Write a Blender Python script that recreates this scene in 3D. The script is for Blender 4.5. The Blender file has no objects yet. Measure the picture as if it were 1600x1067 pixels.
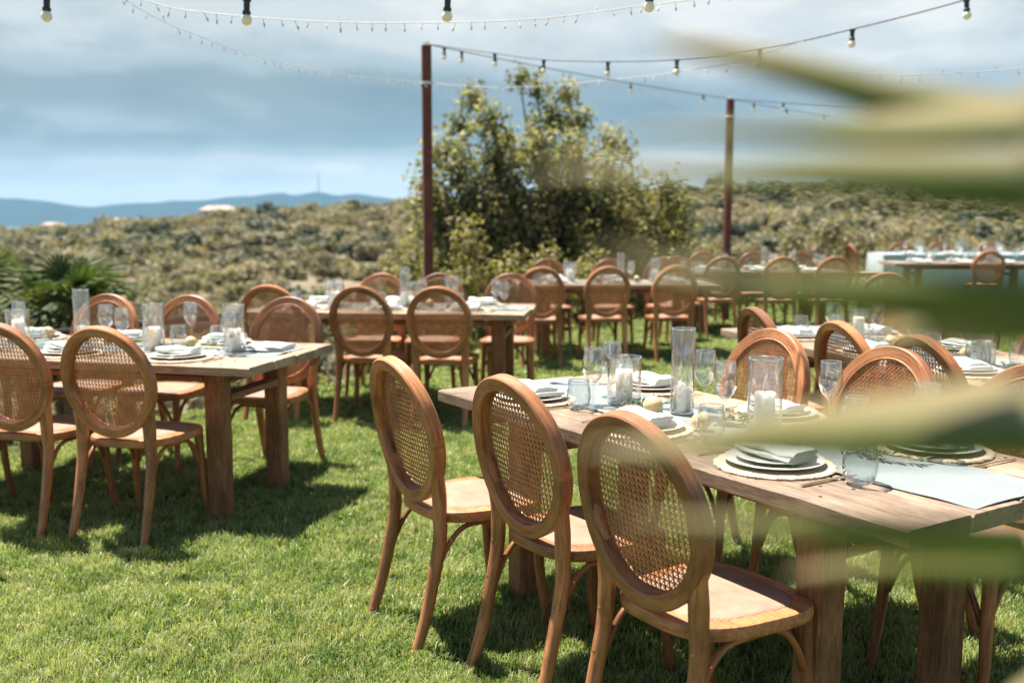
import bpy, math, random
import numpy as np
from mathutils import Vector, Matrix, Euler
random.seed(7)
RNG = np.random.default_rng(7)
R = math.radians
scene = bpy.context.scene
COL = scene.collection

# ------------------------------------------------------------------ camera, sky, sun, exposure
cam_d = bpy.data.cameras.new('camera')
cam = bpy.data.objects.new('camera', cam_d); COL.objects.link(cam)
cam.location = (0, 0, 1.45)
cam.rotation_euler = (R(90) - math.atan(193.5 / 1600), 0, 0)
cam_d.sensor_width = 36; cam_d.lens = 36
cam_d.clip_start = 0.02; cam_d.clip_end = 60000
cam_d.dof.use_dof = True; cam_d.dof.focus_distance = 3.1; cam_d.dof.aperture_fstop = 2.5
scene.camera = cam

SUN_FROM = Vector((-0.30, 0.26, 1.0)).normalized()          # towards the sun
sun_el = math.asin(SUN_FROM.z); sun_az = math.atan2(SUN_FROM.x, SUN_FROM.y)
sl = bpy.data.lights.new('sun', 'SUN'); sl.energy = 5.0; sl.angle = R(0.53); sl.color = (1.0, 0.93, 0.82)
sun = bpy.data.objects.new('sun', sl); COL.objects.link(sun)
sun.rotation_euler = (-SUN_FROM).to_track_quat('-Z', 'Y').to_euler()
sun.location = (0, 0, 30)

world = bpy.data.worlds.new('World'); scene.world = world; world.use_nodes = True
def build_world():
    nt = world.node_tree; N = nt.nodes; L = nt.links
    N.clear()
    out = N.new('ShaderNodeOutputWorld'); bg = N.new('ShaderNodeBackground')
    bg.inputs['Strength'].default_value = 0.055
    sky = N.new('ShaderNodeTexSky'); sky.sky_type = 'NISHITA'; sky.sun_disc = False
    sky.sun_elevation = sun_el; sky.sun_rotation = sun_az
    sky.air_density = 1.0; sky.dust_density = 0.6; sky.ozone_density = 1.6
    tc = N.new('ShaderNodeTexCoord')
    sep = N.new('ShaderNodeSeparateXYZ'); L.new(tc.outputs['Generated'], sep.inputs[0])
    def math_(op, a, b=None, clamp=False):
        m = N.new('ShaderNodeMath'); m.operation = op; m.use_clamp = clamp
        for i, v in enumerate((a, b)):
            if v is None: continue
            if isinstance(v, (int, float)): m.inputs[i].default_value = v
            else: L.new(v, m.inputs[i])
        return m.outputs[0]
    zc = math_('MAXIMUM', sep.outputs[2], 0.0)
    def noise(scale, detail, rough, off, stretch):
        mp = N.new('ShaderNodeMapping'); mp.inputs['Location'].default_value = off
        mp.inputs['Scale'].default_value = (1, 1, stretch)
        L.new(tc.outputs['Generated'], mp.inputs['Vector'])
        n = N.new('ShaderNodeTexNoise'); n.inputs['Scale'].default_value = scale
        n.inputs['Detail'].default_value = detail; n.inputs['Roughness'].default_value = rough
        n.inputs['Distortion'].default_value = .25
        L.new(mp.outputs[0], n.inputs['Vector']); return n.outputs['Fac']
    def framp(src, pts):
        r = N.new('ShaderNodeValToRGB'); L.new(src, r.inputs[0]); cr = r.color_ramp; cr.interpolation = 'EASE'
        while len(cr.elements) < len(pts): cr.elements.new(0.5)
        for e, (p, v) in zip(cr.elements, pts): e.position = p; e.color = (*v, 1) if isinstance(v, tuple) else (v, v, v, 1)
        return r.outputs[0]
    big = noise(2.0, 4, .5, (9.1, 1.7, 1.3), 3.2)         # broad layers
    mid = noise(5.5, 7, .58, (4.2, 7.7, 2.1), 3.6)        # billows
    fine = noise(17, 6, .6, (1.3, 9.4, 5.0), 2.6)
    # layers of stratocumulus: bright near the horizon, a slate blue layer, then bright grey, breaking up overhead
    lay = framp(math_('MULTIPLY', zc, 3.0), [(0.0, .95), (.06, 1.0), (.13, .82), (.22, .24), (.35, .22), (.44, .58), (.54, .74), (.75, .68), (1.0, .55)])
    t = math_('ADD', lay, math_('MULTIPLY', math_('SUBTRACT', big, .5), 1.6))
    t = math_('ADD', t, math_('MULTIPLY', math_('SUBTRACT', mid, .5), .85))
    t = math_('ADD', t, math_('MULTIPLY', math_('SUBTRACT', fine, .5), .22), True)
    cl = framp(t, [(0.0, (1.6, 2.25, 2.55)), (.30, (2.2, 2.8, 3.05)), (.55, (3.2, 3.8, 4.05)), (.80, (4.6, 4.95, 5.05)), (1.0, (5.9, 6.0, 5.95))])
    gap = math_('ADD', math_('MULTIPLY', mid, .7), math_('MULTIPLY', big, .6))
    cov = math_('ADD', gap, framp(zc, [(0.0, .55), (.22, .50), (.45, .02), (1.0, -.0)]))
    ss = N.new('ShaderNodeMapRange'); ss.interpolation_type = 'SMOOTHSTEP'
    L.new(cov, ss.inputs[0]); ss.inputs[1].default_value = .58; ss.inputs[2].default_value = .95
    blue = N.new('ShaderNodeMixRGB'); blue.blend_type = 'MULTIPLY'; blue.inputs[0].default_value = 1.0
    L.new(sky.outputs[0], blue.inputs[1]); blue.inputs[2].default_value = (0.50, 0.66, 0.70, 1)
    mix = N.new('ShaderNodeMixRGB'); L.new(ss.outputs[0], mix.inputs[0])
    L.new(blue.outputs[0], mix.inputs[1]); L.new(cl, mix.inputs[2])
    L.new(mix.outputs[0], bg.inputs[0]); L.new(bg.outputs[0], out.inputs[0])
build_world()
world.cycles.sampling_method = 'MANUAL'; world.cycles.sample_map_resolution = 512

scene.view_settings.view_transform = 'Standard'; scene.view_settings.look = 'None'
scene.view_settings.exposure = 1.5; scene.view_settings.gamma = 1.0
scene.view_settings.use_curve_mapping = False
scene.render.engine = 'CYCLES'
cy = scene.cycles
cy.use_denoising = True
try: cy.denoiser = 'OPENIMAGEDENOISE'
except Exception: pass
cy.max_bounces = 10; cy.diffuse_bounces = 3; cy.glossy_bounces = 3; cy.transmission_bounces = 6
cy.transparent_max_bounces = 40; cy.volume_bounces = 0
cy.caustics_reflective = False; cy.caustics_refractive = False
cy.sample_clamp_indirect = 6.0

# ------------------------------------------------------------------ mesh helpers
class MB:
    def __init__(s): s.v = []; s.f = []; s.g = []; s.m = []; s.cm = 0
    def add(s, vs, fs, gs=None):
        b = len(s.v)
        s.v += [tuple(p) for p in vs]
        s.g += [tuple(p) for p in (gs if gs is not None else vs)]
        s.f += [tuple(b + i for i in f) for f in fs]
        s.m += [s.cm] * len(fs)
    def box(s, c, d, rot=None, long=None):
        hx, hy, hz = d[0]/2, d[1]/2, d[2]/2
        vs = [Vector((x, y, z)) for x in (-hx, hx) for y in (-hy, hy) for z in (-hz, hz)]
        k = long if long is not None else max(range(3), key=lambda i: d[i])
        gs = [(p[k], p[(k+1) % 3], p[(k+2) % 3]) for p in vs]
        if rot is not None: vs = [rot @ p for p in vs]
        vs = [p + Vector(c) for p in vs]
        s.add(vs, [(0,1,3,2),(4,6,7,5),(0,4,5,1),(2,3,7,6),(0,2,6,4),(1,5,7,3)], gs)
    def sweep(s, path, sec, ref=(0,0,1), closed=False, prof=None, cap=True):
        """path: points; sec: one (a,b) or one per point (full sizes); prof: list of unit (a,b) in [-.5,.5]"""
        P = [Vector(p) for p in path]; n = len(P); ref = Vector(ref)
        if prof is None:
            r = 0.3
            prof = [(-.5, -.5+r), (-.5+r, -.5), (.5-r, -.5), (.5, -.5+r), (.5, .5-r), (.5-r, .5), (-.5+r, .5), (-.5, .5-r)]
        m = len(prof); vs = []; gs = []; al = 0
        for i, p in enumerate(P):
            if closed: t = P[(i+1) % n] - P[(i-1) % n]
            else: t = P[min(i+1, n-1)] - P[max(i-1, 0)]
            t.normalize()
            sd = t.cross(ref)
            if sd.length < 1e-6: sd = t.cross(Vector((1, 0, 0)))
            sd.normalize(); nr = sd.cross(t)
            a, b = sec[i] if isinstance(sec, list) else sec
            if i: al += (P[i]-P[i-1]).length
            for (u, w) in prof:
                vs.append(p + sd*(u*a) + nr*(w*b)); gs.append((al, u*a, w*b))
        fs = []
        for i in range(n if closed else n-1):
            j = (i+1) % n
            for k in range(m):
                l = (k+1) % m
                fs.append((i*m+k, i*m+l, j*m+l, j*m+k))
        if not closed and cap:
            fs.append(tuple(range(m))[::-1]); fs.append(tuple((n-1)*m+k for k in range(m)))
        s.add(vs, fs, gs)
    def tube(s, path, r, seg=8, ref=(0.01, 0.02, 1), closed=False):
        prof = [(.5*math.cos(2*math.pi*k/seg), .5*math.sin(2*math.pi*k/seg)) for k in range(seg)]
        sec = [(2*x, 2*x) for x in r] if isinstance(r, (list, tuple)) else (2*r, 2*r)
        s.sweep(path, sec, ref, closed, prof)
    def lathe(s, prof, seg=24, c=(0,0,0), cap0=False, cap1=False):
        vs = []; fs = []; m = len(prof)
        for k in range(seg):
            a = 2*math.pi*k/seg
            for (r, z) in prof: vs.append((c[0]+r*math.cos(a), c[1]+r*math.sin(a), c[2]+z))
        for k in range(seg):
            l = (k+1) % seg
            for i in range(m-1): fs.append((k*m+i, l*m+i, l*m+i+1, k*m+i+1))
        if cap0: fs.append(tuple(k*m for k in range(seg))[::-1])
        if cap1: fs.append(tuple(k*m+m-1 for k in range(seg)))
        s.add(vs, fs)
    def mesh(s, name, mats, smooth=35):
        me = bpy.data.meshes.new(name)
        me.from_pydata(s.v, [], s.f)
        if not isinstance(mats, (list, tuple)): mats = [mats]
        for mt in mats: me.materials.append(mt)
        if len(mats) > 1: me.polygons.foreach_set('material_index', s.m)
        at = me.attributes.new('grain', 'FLOAT_VECTOR', 'POINT')
        at.data.foreach_set('vector', np.array(s.g, dtype=np.float32).ravel())
        if smooth:
            me.polygons.foreach_set('use_smooth', [True]*len(me.polygons))
            if smooth < 180: me.set_sharp_from_angle(angle=R(smooth))
        me.update()
        return me
def np_mesh(name, V, F, mats, smooth=False, mi=None):
    me = bpy.data.meshes.new(name)
    V = np.asarray(V, np.float32); F = np.asarray(F, np.int32); k = F.shape[1]
    me.vertices.add(len(V)); me.vertices.foreach_set('co', V.ravel())
    me.loops.add(F.size); me.loops.foreach_set('vertex_index', F.ravel())
    me.polygons.add(len(F)); me.polygons.foreach_set('loop_start', np.arange(len(F), dtype=np.int32)*k)
    if not isinstance(mats, (list, tuple)): mats = [mats]
    for mt in mats: me.materials.append(mt)
    if mi is not None: me.polygons.foreach_set('material_index', np.asarray(mi, np.int32))
    if smooth: me.polygons.foreach_set('use_smooth', np.ones(len(F), bool))
    me.update(calc_edges=True); me.validate()
    return me
def tag(o, label=None, cat=None, group=None, kind=None):
    if label: o['label'] = label
    if cat: o['category'] = cat
    if group: o['group'] = group
    if kind: o['kind'] = kind
    return o
def put(name, data, loc=(0,0,0), rot=0, parent=None, scale=None):
    o = bpy.data.objects.new(name, data); COL.objects.link(o)
    o.location = loc
    o.rotation_euler = (0, 0, rot) if isinstance(rot, (int, float)) else rot
    if scale is not None: o.scale = (scale,)*3 if isinstance(scale, (int, float)) else scale
    if parent is not None: o.parent = parent
    return o
def spawn(parts, name, label, cat, loc, rot=0, group=None, scale=None):
    """parts: (name, mesh, parent index or None[, loc, rot]) -> an Empty that parents them"""
    root = put(name, None, loc, rot, None, scale); root.empty_display_size = 0.1
    tag(root, label, cat, group)
    objs = []
    for p in parts:
        pr = root if p[2] is None else objs[p[2]]
        objs.append(put(p[0], p[1], p[3] if len(p) > 3 else (0,0,0), p[4] if len(p) > 4 else 0, pr))
    return root
def bez(p0, p1, p2, p3, n):
    p0, p1, p2, p3 = map(Vector, (p0, p1, p2, p3)); o = []
    for i in range(n+1):
        t = i/n; u = 1-t
        o.append(p0*u**3 + p1*3*u*u*t + p2*3*u*t*t + p3*t**3)
    return o
def spline(pts, n):
    """Catmull-Rom through pts (tuples of any length), n steps per span"""
    P = [np.array(p, float) for p in pts]; o = []
    for i in range(len(P)-1):
        a = P[max(i-1, 0)]; b = P[i]; c = P[i+1]; d = P[min(i+2, len(P)-1)]
        for k in range(n):
            t = k/n
            o.append(0.5*(2*b + (c-a)*t + (2*a-5*b+4*c-d)*t*t + (3*b-a-3*c+d)*t**3))
    o.append(P[-1]); return o

# ------------------------------------------------------------------ materials
def new_mat(name):
    m = bpy.data.materials.new(name); m.use_nodes = True
    nt = m.node_tree; nt.nodes.clear()
    out = nt.nodes.new('ShaderNodeOutputMaterial')
    return m, nt, out
def principled(nt, out, **kw):
    b = nt.nodes.new('ShaderNodeBsdfPrincipled')
    for k, v in kw.items(): b.inputs[k.replace('_', ' ')].default_value = v
    nt.links.new(b.outputs[0], out.inputs[0]); return b
def ramp(nt, src, stops):
    r = nt.nodes.new('ShaderNodeValToRGB'); cr = r.color_ramp
    while len(cr.elements) < len(stops): cr.elements.new(0.5)
    for e, (p, c) in zip(cr.elements, stops): e.position = p; e.color = (*c, 1)
    nt.links.new(src, r.inputs[0]); return r.outputs[0]
def noise_n(nt, vec, scale=5, detail=4, rough=.55, mscale=None, dist=0):
    if mscale is not None:
        mp = nt.nodes.new('ShaderNodeMapping'); mp.inputs['Scale'].default_value = mscale
        nt.links.new(vec, mp.inputs['Vector']); vec = mp.outputs[0]
    n = nt.nodes.new('ShaderNodeTexNoise'); n.inputs['Scale'].default_value = scale
    n.inputs['Detail'].default_value = detail; n.inputs['Roughness'].default_value = rough
    n.inputs['Distortion'].default_value = dist
    nt.links.new(vec, n.inputs['Vector']); return n.outputs['Fac']
def mixc(nt, fac, a, b, mode='MIX'):
    m = nt.nodes.new('ShaderNodeMixRGB'); m.blend_type = mode
    for i, v in zip((0, 1, 2), (fac, a, b)):
        if isinstance(v, (int, float)): m.inputs[i].default_value = v
        elif isinstance(v, tuple): m.inputs[i].default_value = (*v, 1)
        else: nt.links.new(v, m.inputs[i])
    return m.outputs[0]
def bump_n(nt, h, b, strength=.3, dist=.002):
    bm = nt.nodes.new('ShaderNodeBump'); bm.inputs['Strength'].default_value = strength
    bm.inputs['Distance'].default_value = dist
    nt.links.new(h, bm.inputs['Height']); nt.links.new(bm.outputs[0], b.inputs['Normal'])
def attr(nt, n):
    a = nt.nodes.new('ShaderNodeAttribute'); a.attribute_name = n; return a.outputs['Vector']
def objcoord(nt): return nt.nodes.new('ShaderNodeTexCoord').outputs['Object']
def geopos(nt): return nt.nodes.new('ShaderNodeNewGeometry').outputs['Position']
def oinfo(nt, k='Random'): return nt.nodes.new('ShaderNodeObjectInfo').outputs[k]

def wood(name, dark, mid, light, rough=.5, fine=1.0, vary=.35, bumps=.25, knots=False):
    m, nt, out = new_mat(name)
    b = principled(nt, out, Roughness=rough)
    v = attr(nt, 'grain')
    add = nt.nodes.new('ShaderNodeVectorMath'); add.operation = 'MULTIPLY_ADD'
    nt.links.new(oinfo(nt), add.inputs[0]); add.inputs[1].default_value = (17, 9, 5); nt.links.new(v, add.inputs[2])
    v = add.outputs[0]
    n1 = noise_n(nt, v, 6*fine, 5, .6, (1, 9, 9), .6)
    n2 = noise_n(nt, v, 40*fine, 3, .6, (.6, 9, 9))
    n3 = noise_n(nt, v, 3.5, 3, .6)
    c = ramp(nt, n1, [(.30, dark), (.5, mid), (.72, light)])
    c = mixc(nt, .45 if knots else .35, c, ramp(nt, n2, [(.38, dark), (.62, light)]))
    c = mixc(nt, .7, c, ramp(nt, n3, [(.34, (.50, .45, .42)), (.5, (.95, .93, .92)), (.68, (1.2, 1.16, 1.12))]), 'MULTIPLY')
    rv = ramp(nt, oinfo(nt), [(0, (1-vary, 1-vary, 1-vary)), (1, (1+vary*.45, 1+vary*.4, 1+vary*.35))])
    c = mixc(nt, 1.0, c, rv, 'MULTIPLY')
    if knots:
        vo = nt.nodes.new('ShaderNodeTexVoronoi'); vo.inputs['Scale'].default_value = 3.2
        mp = nt.nodes.new('ShaderNodeMapping'); mp.inputs['Scale'].default_value = (.8, 2.0, 2.0)
        nt.links.new(v, mp.inputs[0]); nt.links.new(mp.outputs[0], vo.inputs['Vector'])
        c = mixc(nt, ramp(nt, vo.outputs['Distance'], [(.03, (.8,)*3), (.10, (0, 0, 0))]), c, tuple(x*.35 for x in dark))
    nt.links.new(c, b.inputs['Base Color'])
    bump_n(nt, n2, b, bumps, .0015)
    return m
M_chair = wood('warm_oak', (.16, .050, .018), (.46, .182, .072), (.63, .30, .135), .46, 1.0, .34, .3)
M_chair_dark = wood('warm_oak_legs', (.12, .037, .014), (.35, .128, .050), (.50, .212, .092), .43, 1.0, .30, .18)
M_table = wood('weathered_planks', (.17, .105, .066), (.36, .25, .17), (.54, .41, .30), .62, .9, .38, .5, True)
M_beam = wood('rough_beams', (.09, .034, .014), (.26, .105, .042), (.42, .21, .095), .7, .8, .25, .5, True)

def plain(name, col, rough=.5, metal=0, var=.12, nscale=30, bump=0, bdist=.001, **kw):
    m, nt, out = new_mat(name)
    b = principled(nt, out, Roughness=rough, Metallic=metal, **kw)
    n = noise_n(nt, objcoord(nt), nscale, 4, .6)
    c = mixc(nt, 1.0, col, ramp(nt, n, [(.3, (1-var,)*3), (.7, (1+var,)*3)]), 'MULTIPLY')
    nt.links.new(c, b.inputs['Base Color'])
    if bump: bump_n(nt, n, b, bump, bdist)
    return m
def woven(name, c1, c2, scale, rough=.75, bump=.8):
    m, nt, out = new_mat(name)
    b = principled(nt, out, Roughness=rough)
    v = objcoord(nt)
    ws = []
    for d in ('X', 'Y'):
        w = nt.nodes.new('ShaderNodeTexWave'); w.bands_direction = d; w.inputs['Scale'].default_value = scale
        w.inputs['Distortion'].default_value = .6; w.inputs['Detail Scale'].default_value = 2
        nt.links.new(v, w.inputs['Vector']); ws.append(w.outputs['Fac'])
    mx = nt.nodes.new('ShaderNodeMath'); mx.operation = 'MULTIPLY'
    nt.links.new(ws[0], mx.inputs[0]); nt.links.new(ws[1], mx.inputs[1])
    n = noise_n(nt, v, 14, 4)
    c = mixc(nt, .6, ramp(nt, mx.outputs[0], [(.1, c1), (.7, c2)]), ramp(nt, n, [(.3, c1), (.7, c2)]))
    nt.links.new(c, b.inputs['Base Color'])
    bump_n(nt, mx.outputs[0], b, bump, .0015)
    return m
M_cane = plain('cane', (.44, .205, .09), .45, var=.3, nscale=25)
M_pad = woven('woven_seat', (.26, .145, .098), (.45, .285, .205), 46)
M_jute = woven('jute', (.50, .39, .27), (.72, .61, .46), 38, .9, .9)
def linen(name, col, scale=220):
    m, nt, out = new_mat(name)
    b = principled(nt, out, Roughness=.9)
    try: b.inputs['Sheen Weight'].default_value = .15
    except Exception: pass
    v = objcoord(nt)
    n = noise_n(nt, v, 9, 5, .6); n2 = noise_n(nt, v, scale, 2, .5, (1, .25, 1))
    c = mixc(nt, 1, col, ramp(nt, n, [(.3, (.9, .9, .9)), (.7, (1.05, 1.05, 1.05))]), 'MULTIPLY')
    c = mixc(nt, .5, c, ramp(nt, n2, [(.35, (.85, .85, .85)), (.65, (1.06, 1.06, 1.06))]), 'MULTIPLY')
    nt.links.new(c, b.inputs['Base Color'])
    h = nt.nodes.new('ShaderNodeMath'); h.operation = 'MULTIPLY_ADD'
    nt.links.new(n, h.inputs[0]); h.inputs[1].default_value = 4.0; nt.links.new(n2, h.inputs[2])
    bump_n(nt, h.outputs[0], b, .5, .0012)
    return m
M_linen = linen('white_linen', (.21, .24, .242))
M_cloth = linen('pale_blue_cloth', (.46, .55, .60))
M_napkin = linen('sage_napkin', (.70, .735, .695))
M_plate = plain('glazed_ceramic', (.62, .61, .58), .18, var=.03)
M_wax = plain('candle_wax', (.88, .86, .81), .5, var=.03, Subsurface_Weight=.9, Subsurface_Radius=(.06, .05, .04), Subsurface_Scale=.8)
M_wick = plain('wick', (.03, .025, .02), .9)
M_gold = plain('brushed_gold', (.72, .52, .26), .28, 1.0, .05)
M_steel = plain('bolt_steel', (.42, .34, .22), .35, 1.0, .1)
M_fruit = plain('fruit_skin', (.70, .52, .27), .5, var=.22, nscale=22, bump=.15)
M_stem = plain('twig', (.17, .12, .06), .8, var=.3)
M_rust = plain('rusted_post', (.115, .035, .024), .75, var=.35, nscale=9, bump=.3)
M_black = plain('black_plastic', (.018, .03, .035), .45)
M_rail = plain('dark_rail', (.022, .018, .016), .6)
M_white_cable = plain('white_cable', (.62, .60, .56), .5)
M_plaster = plain('white_plaster', (.62, .55, .49), .9, var=.08, nscale=.6)
M_rooftile = plain('roof_tile', (.42, .33, .28), .9, nscale=1.2)
M_dark = plain('dark_window', (.03, .035, .04), .3)
def glass_mat(name, tint, edge, edge_dark=.5, base=.05):
    m, nt, out = new_mat(name)
    lw = nt.nodes.new('ShaderNodeLayerWeight'); lw.inputs['Blend'].default_value = .5
    def pw(p, k, a):
        x = nt.nodes.new('ShaderNodeMath'); x.operation = 'POWER'; nt.links.new(lw.outputs['Facing'], x.inputs[0]); x.inputs[1].default_value = p
        y = nt.nodes.new('ShaderNodeMath'); y.operation = 'MULTIPLY_ADD'; y.use_clamp = True
        nt.links.new(x.outputs[0], y.inputs[0]); y.inputs[1].default_value = k; y.inputs[2].default_value = a
        return y.outputs[0]
    tr = nt.nodes.new('ShaderNodeBsdfTransparent')
    nt.links.new(mixc(nt, pw(2.5, .8, 0.0), tint, tuple(t*edge_dark for t in edge)), tr.inputs[0])
    gl = nt.nodes.new('ShaderNodeBsdfGlossy'); gl.inputs['Roughness'].default_value = .015
    gl.inputs['Color'].default_value = (1, 1, 1, 1)
    mx = nt.nodes.new('ShaderNodeMixShader')
    nt.links.new(pw(2.6, .85, base), mx.inputs[0]); nt.links.new(tr.outputs[0], mx.inputs[1]); nt.links.new(gl.outputs[0], mx.inputs[2])
    nt.links.new(mx.outputs[0], out.inputs[0])
    return m
M_glass = glass_mat('clear_glass', (.99, .995, .995), (.86, .91, .92), .45, .11)
M_tumbler = glass_mat('pale_blue_glass', (.955, .975, .98), (.66, .83, .87), .5, .075)
M_lip = glass_mat('polished_glass_lip', (.85, .88, .88), (.8, .84, .85), .9, .42)
M_bulb = glass_mat('frosted_bulb', (.9, .9, .85), (.8, .78, .7), .8, .05)
def bulb_mat():
    m, nt, out = new_mat('opal_bulb')
    b = principled(nt, out, Base_Color=(.82, .76, .62, 1), Roughness=.25)
    b.inputs['Transmission Weight'].default_value = 0.0
    b.inputs['Subsurface Weight'].default_value = .6; b.inputs['Subsurface Radius'].default_value = (.03, .03, .03); b.inputs['Subsurface Scale'].default_value = 1.0
    return m
M_opal = bulb_mat()
def leafmat(name, cols, trans=.45, rough=.45, spec=.4, pscale=None, backlight=(1.25, 1.35, .55), useobj=True, island=.35, big=False):
    """cols: dark, mid, light; varied per object/instance and by place"""
    m, nt, out = new_mat(name)
    v = geopos(nt)
    n = noise_n(nt, v, pscale or 3.0, 3, .6)
    if useobj:
        a = nt.nodes.new('ShaderNodeMath'); a.operation = 'MULTIPLY_ADD'
        nt.links.new(oinfo(nt), a.inputs[0]); a.inputs[1].default_value = .35
        s = nt.nodes.new('ShaderNodeMath'); s.operation = 'SUBTRACT'; nt.links.new(n, s.inputs[0]); s.inputs[1].default_value = .17
        nt.links.new(s.outputs[0], a.inputs[2]); n = a.outputs[0]
    if big:
        n0 = noise_n(nt, v, .75, 4, .6); q = nt.nodes.new('ShaderNodeMath'); q.operation = 'MULTIPLY_ADD'; q.inputs[1].default_value = .55; nt.links.new(n0, q.inputs[0])
        s = nt.nodes.new('ShaderNodeMath'); s.operation = 'SUBTRACT'; nt.links.new(n, s.inputs[0]); s.inputs[1].default_value = .27; nt.links.new(s.outputs[0], q.inputs[2]); n = q.outputs[0]
    if island:
        g = nt.nodes.new('ShaderNodeNewGeometry'); a = nt.nodes.new('ShaderNodeMath'); a.operation = 'MULTIPLY_ADD'
        nt.links.new(g.outputs['Random Per Island'], a.inputs[0]); a.inputs[1].default_value = island
        s = nt.nodes.new('ShaderNodeMath'); s.operation = 'SUBTRACT'; nt.links.new(n, s.inputs[0]); s.inputs[1].default_value = island/2
        nt.links.new(s.outputs[0], a.inputs[2]); n = a.outputs[0]
    c = ramp(nt, n, [(.28, cols[0]), (.5, cols[1]), (.72, cols[2])])
    b = nt.nodes.new('ShaderNodeBsdfPrincipled'); b.inputs['Roughness'].default_value = rough
    b.inputs['Specular IOR Level'].default_value = spec
    nt.links.new(c, b.inputs['Base Color'])
    t = nt.nodes.new('ShaderNodeBsdfTranslucent')
    nt.links.new(mixc(nt, 1, c, backlight, 'MULTIPLY'), t.inputs[0])
    mx = nt.nodes.new('ShaderNodeMixShader'); mx.inputs[0].default_value = trans
    nt.links.new(b.outputs[0], mx.inputs[1]); nt.links.new(t.outputs[0], mx.inputs[2])
    nt.links.new(mx.outputs[0], out.inputs[0])
    return m
M_grass = leafmat('grass_blade', big=True, cols=((.08, .155, .032), (.22, .29, .085), (.38, .41, .185)), trans=.42, rough=.40, spec=.5, pscale=4.5, backlight=(1.2, 1.3, .6))
M_grass_dry = leafmat('dry_grass_blade', ((.25, .25, .10), (.36, .34, .16), (.48, .44, .25)), .35, .5, .4, 3)
M_olive = leafmat('olive_leaf', ((.07, .10, .05), (.13, .16, .09), (.22, .25, .16)), .2, .5, .4, 40)
M_tree = leafmat('tree_leaf', ((.085, .11, .062), (.20, .195, .11), (.40, .335, .20)), .5, .55, .25, 1.2, useobj=False, island=.5)
M_bushy = leafmat('yellow_bush_leaf', ((.115, .12, .05), (.215, .195, .09), (.34, .29, .15)), .38, .55, .25, 1.4)
M_scrub_d = leafmat('dark_scrub', ((.034, .048, .028), (.060, .076, .045), (.10, .11, .07)), .2, .6, .3, .5)
M_scrub_o = leafmat('olive_scrub', ((.14, .132, .083), (.22, .195, .128), (.30, .258, .175)), .3, .6, .3, .35)
M_scrub_t = leafmat('straw_scrub', ((.20, .165, .118), (.28, .235, .17), (.35, .295, .215)), .3, .7, .2, .35)
M_palm = leafmat('fan_palm_leaf', ((.030, .055, .018), (.06, .09, .03), (.15, .16, .07)), .3, .6, .2, 2.0)
M_trunk = plain('bark', (.12, .085, .055), .9, var=.4, nscale=14, bump=.5, bdist=.01)
def frond_mat():
    m, nt, out = new_mat('near_palm_leaflet')
    g = attr(nt, 'grain'); sp = nt.nodes.new('ShaderNodeSeparateXYZ'); nt.links.new(g, sp.inputs[0])
    c = ramp(nt, sp.outputs[0], [(0.0, (.36, .29, .17)), (.18, (.28, .235, .12)), (.40, (.13, .145, .04)), (.70, (.07, .10, .02)), (1.0, (.06, .09, .018))])
    # sunlight painted as straw colour on the upper blade half, lower left green
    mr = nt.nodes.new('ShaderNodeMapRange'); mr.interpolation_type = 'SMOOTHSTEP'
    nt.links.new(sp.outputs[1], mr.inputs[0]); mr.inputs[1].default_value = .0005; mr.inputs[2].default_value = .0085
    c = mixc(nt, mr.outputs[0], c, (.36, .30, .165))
    n = noise_n(nt, g, 6, 3, .6, (1.5, 60, 60))
    c = mixc(nt, .6, c, ramp(nt, n, [(.3, (.75, .8, .7)), (.7, (1.25, 1.2, 1.2))]), 'MULTIPLY')
    b = nt.nodes.new('ShaderNodeBsdfPrincipled'); b.inputs['Roughness'].default_value = .33; b.inputs['Specular IOR Level'].default_value = .7
    nt.links.new(c, b.inputs['Base Color'])
    t = nt.nodes.new('ShaderNodeBsdfTranslucent'); nt.links.new(mixc(nt, 1, c, (.7, 1.0, .4), 'MULTIPLY'), t.inputs[0])
    mx = nt.nodes.new('ShaderNodeMixShader'); mx.inputs[0].default_value = .12
    nt.links.new(b.outputs[0], mx.inputs[1]); nt.links.new(t.outputs[0], mx.inputs[2]); nt.links.new(mx.outputs[0], out.inputs[0])
    return m
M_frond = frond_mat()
def ground_mat(name, stops, s1, s2, rough=.95):
    m, nt, out = new_mat(name)
    b = principled(nt, out, Roughness=rough); b.inputs['Specular IOR Level'].default_value = .15
    v = geopos(nt)
    n1 = noise_n(nt, v, s1, 6, .6); n2 = noise_n(nt, v, s2, 5, .65)
    a = nt.nodes.new('ShaderNodeMath'); a.operation = 'MULTIPLY_ADD'; nt.links.new(n2, a.inputs[0]); a.inputs[1].default_value = .5
    h = nt.nodes.new('ShaderNodeMath'); h.operation = 'MULTIPLY'; nt.links.new(n1, h.inputs[0]); h.inputs[1].default_value = .5
    nt.links.new(h.outputs[0], a.inputs[2])
    nt.links.new(ramp(nt, a.outputs[0], stops), b.inputs['Base Color'])
    return m
M_soil = ground_mat('lawn_soil', [(.35, (.035, .055, .014)), (.55, (.065, .085, .024)), (.7, (.11, .115, .045))], .8, 60)
M_hill = ground_mat('dry_hillside', [(.34, (.10, .09, .055)), (.46, (.15, .128, .085)), (.54, (.20, .165, .115)), (.66, (.26, .21, .15))], .022, .25)
M_plain = ground_mat('far_plain', [(.35, (.05, .06, .035)), (.65, (.12, .11, .07))], .002, .02)
M_mount = ground_mat('mountain_slope', [(.35, (.014, .024, .020)), (.65, (.030, .038, .030))], .0008, .004)

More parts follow.
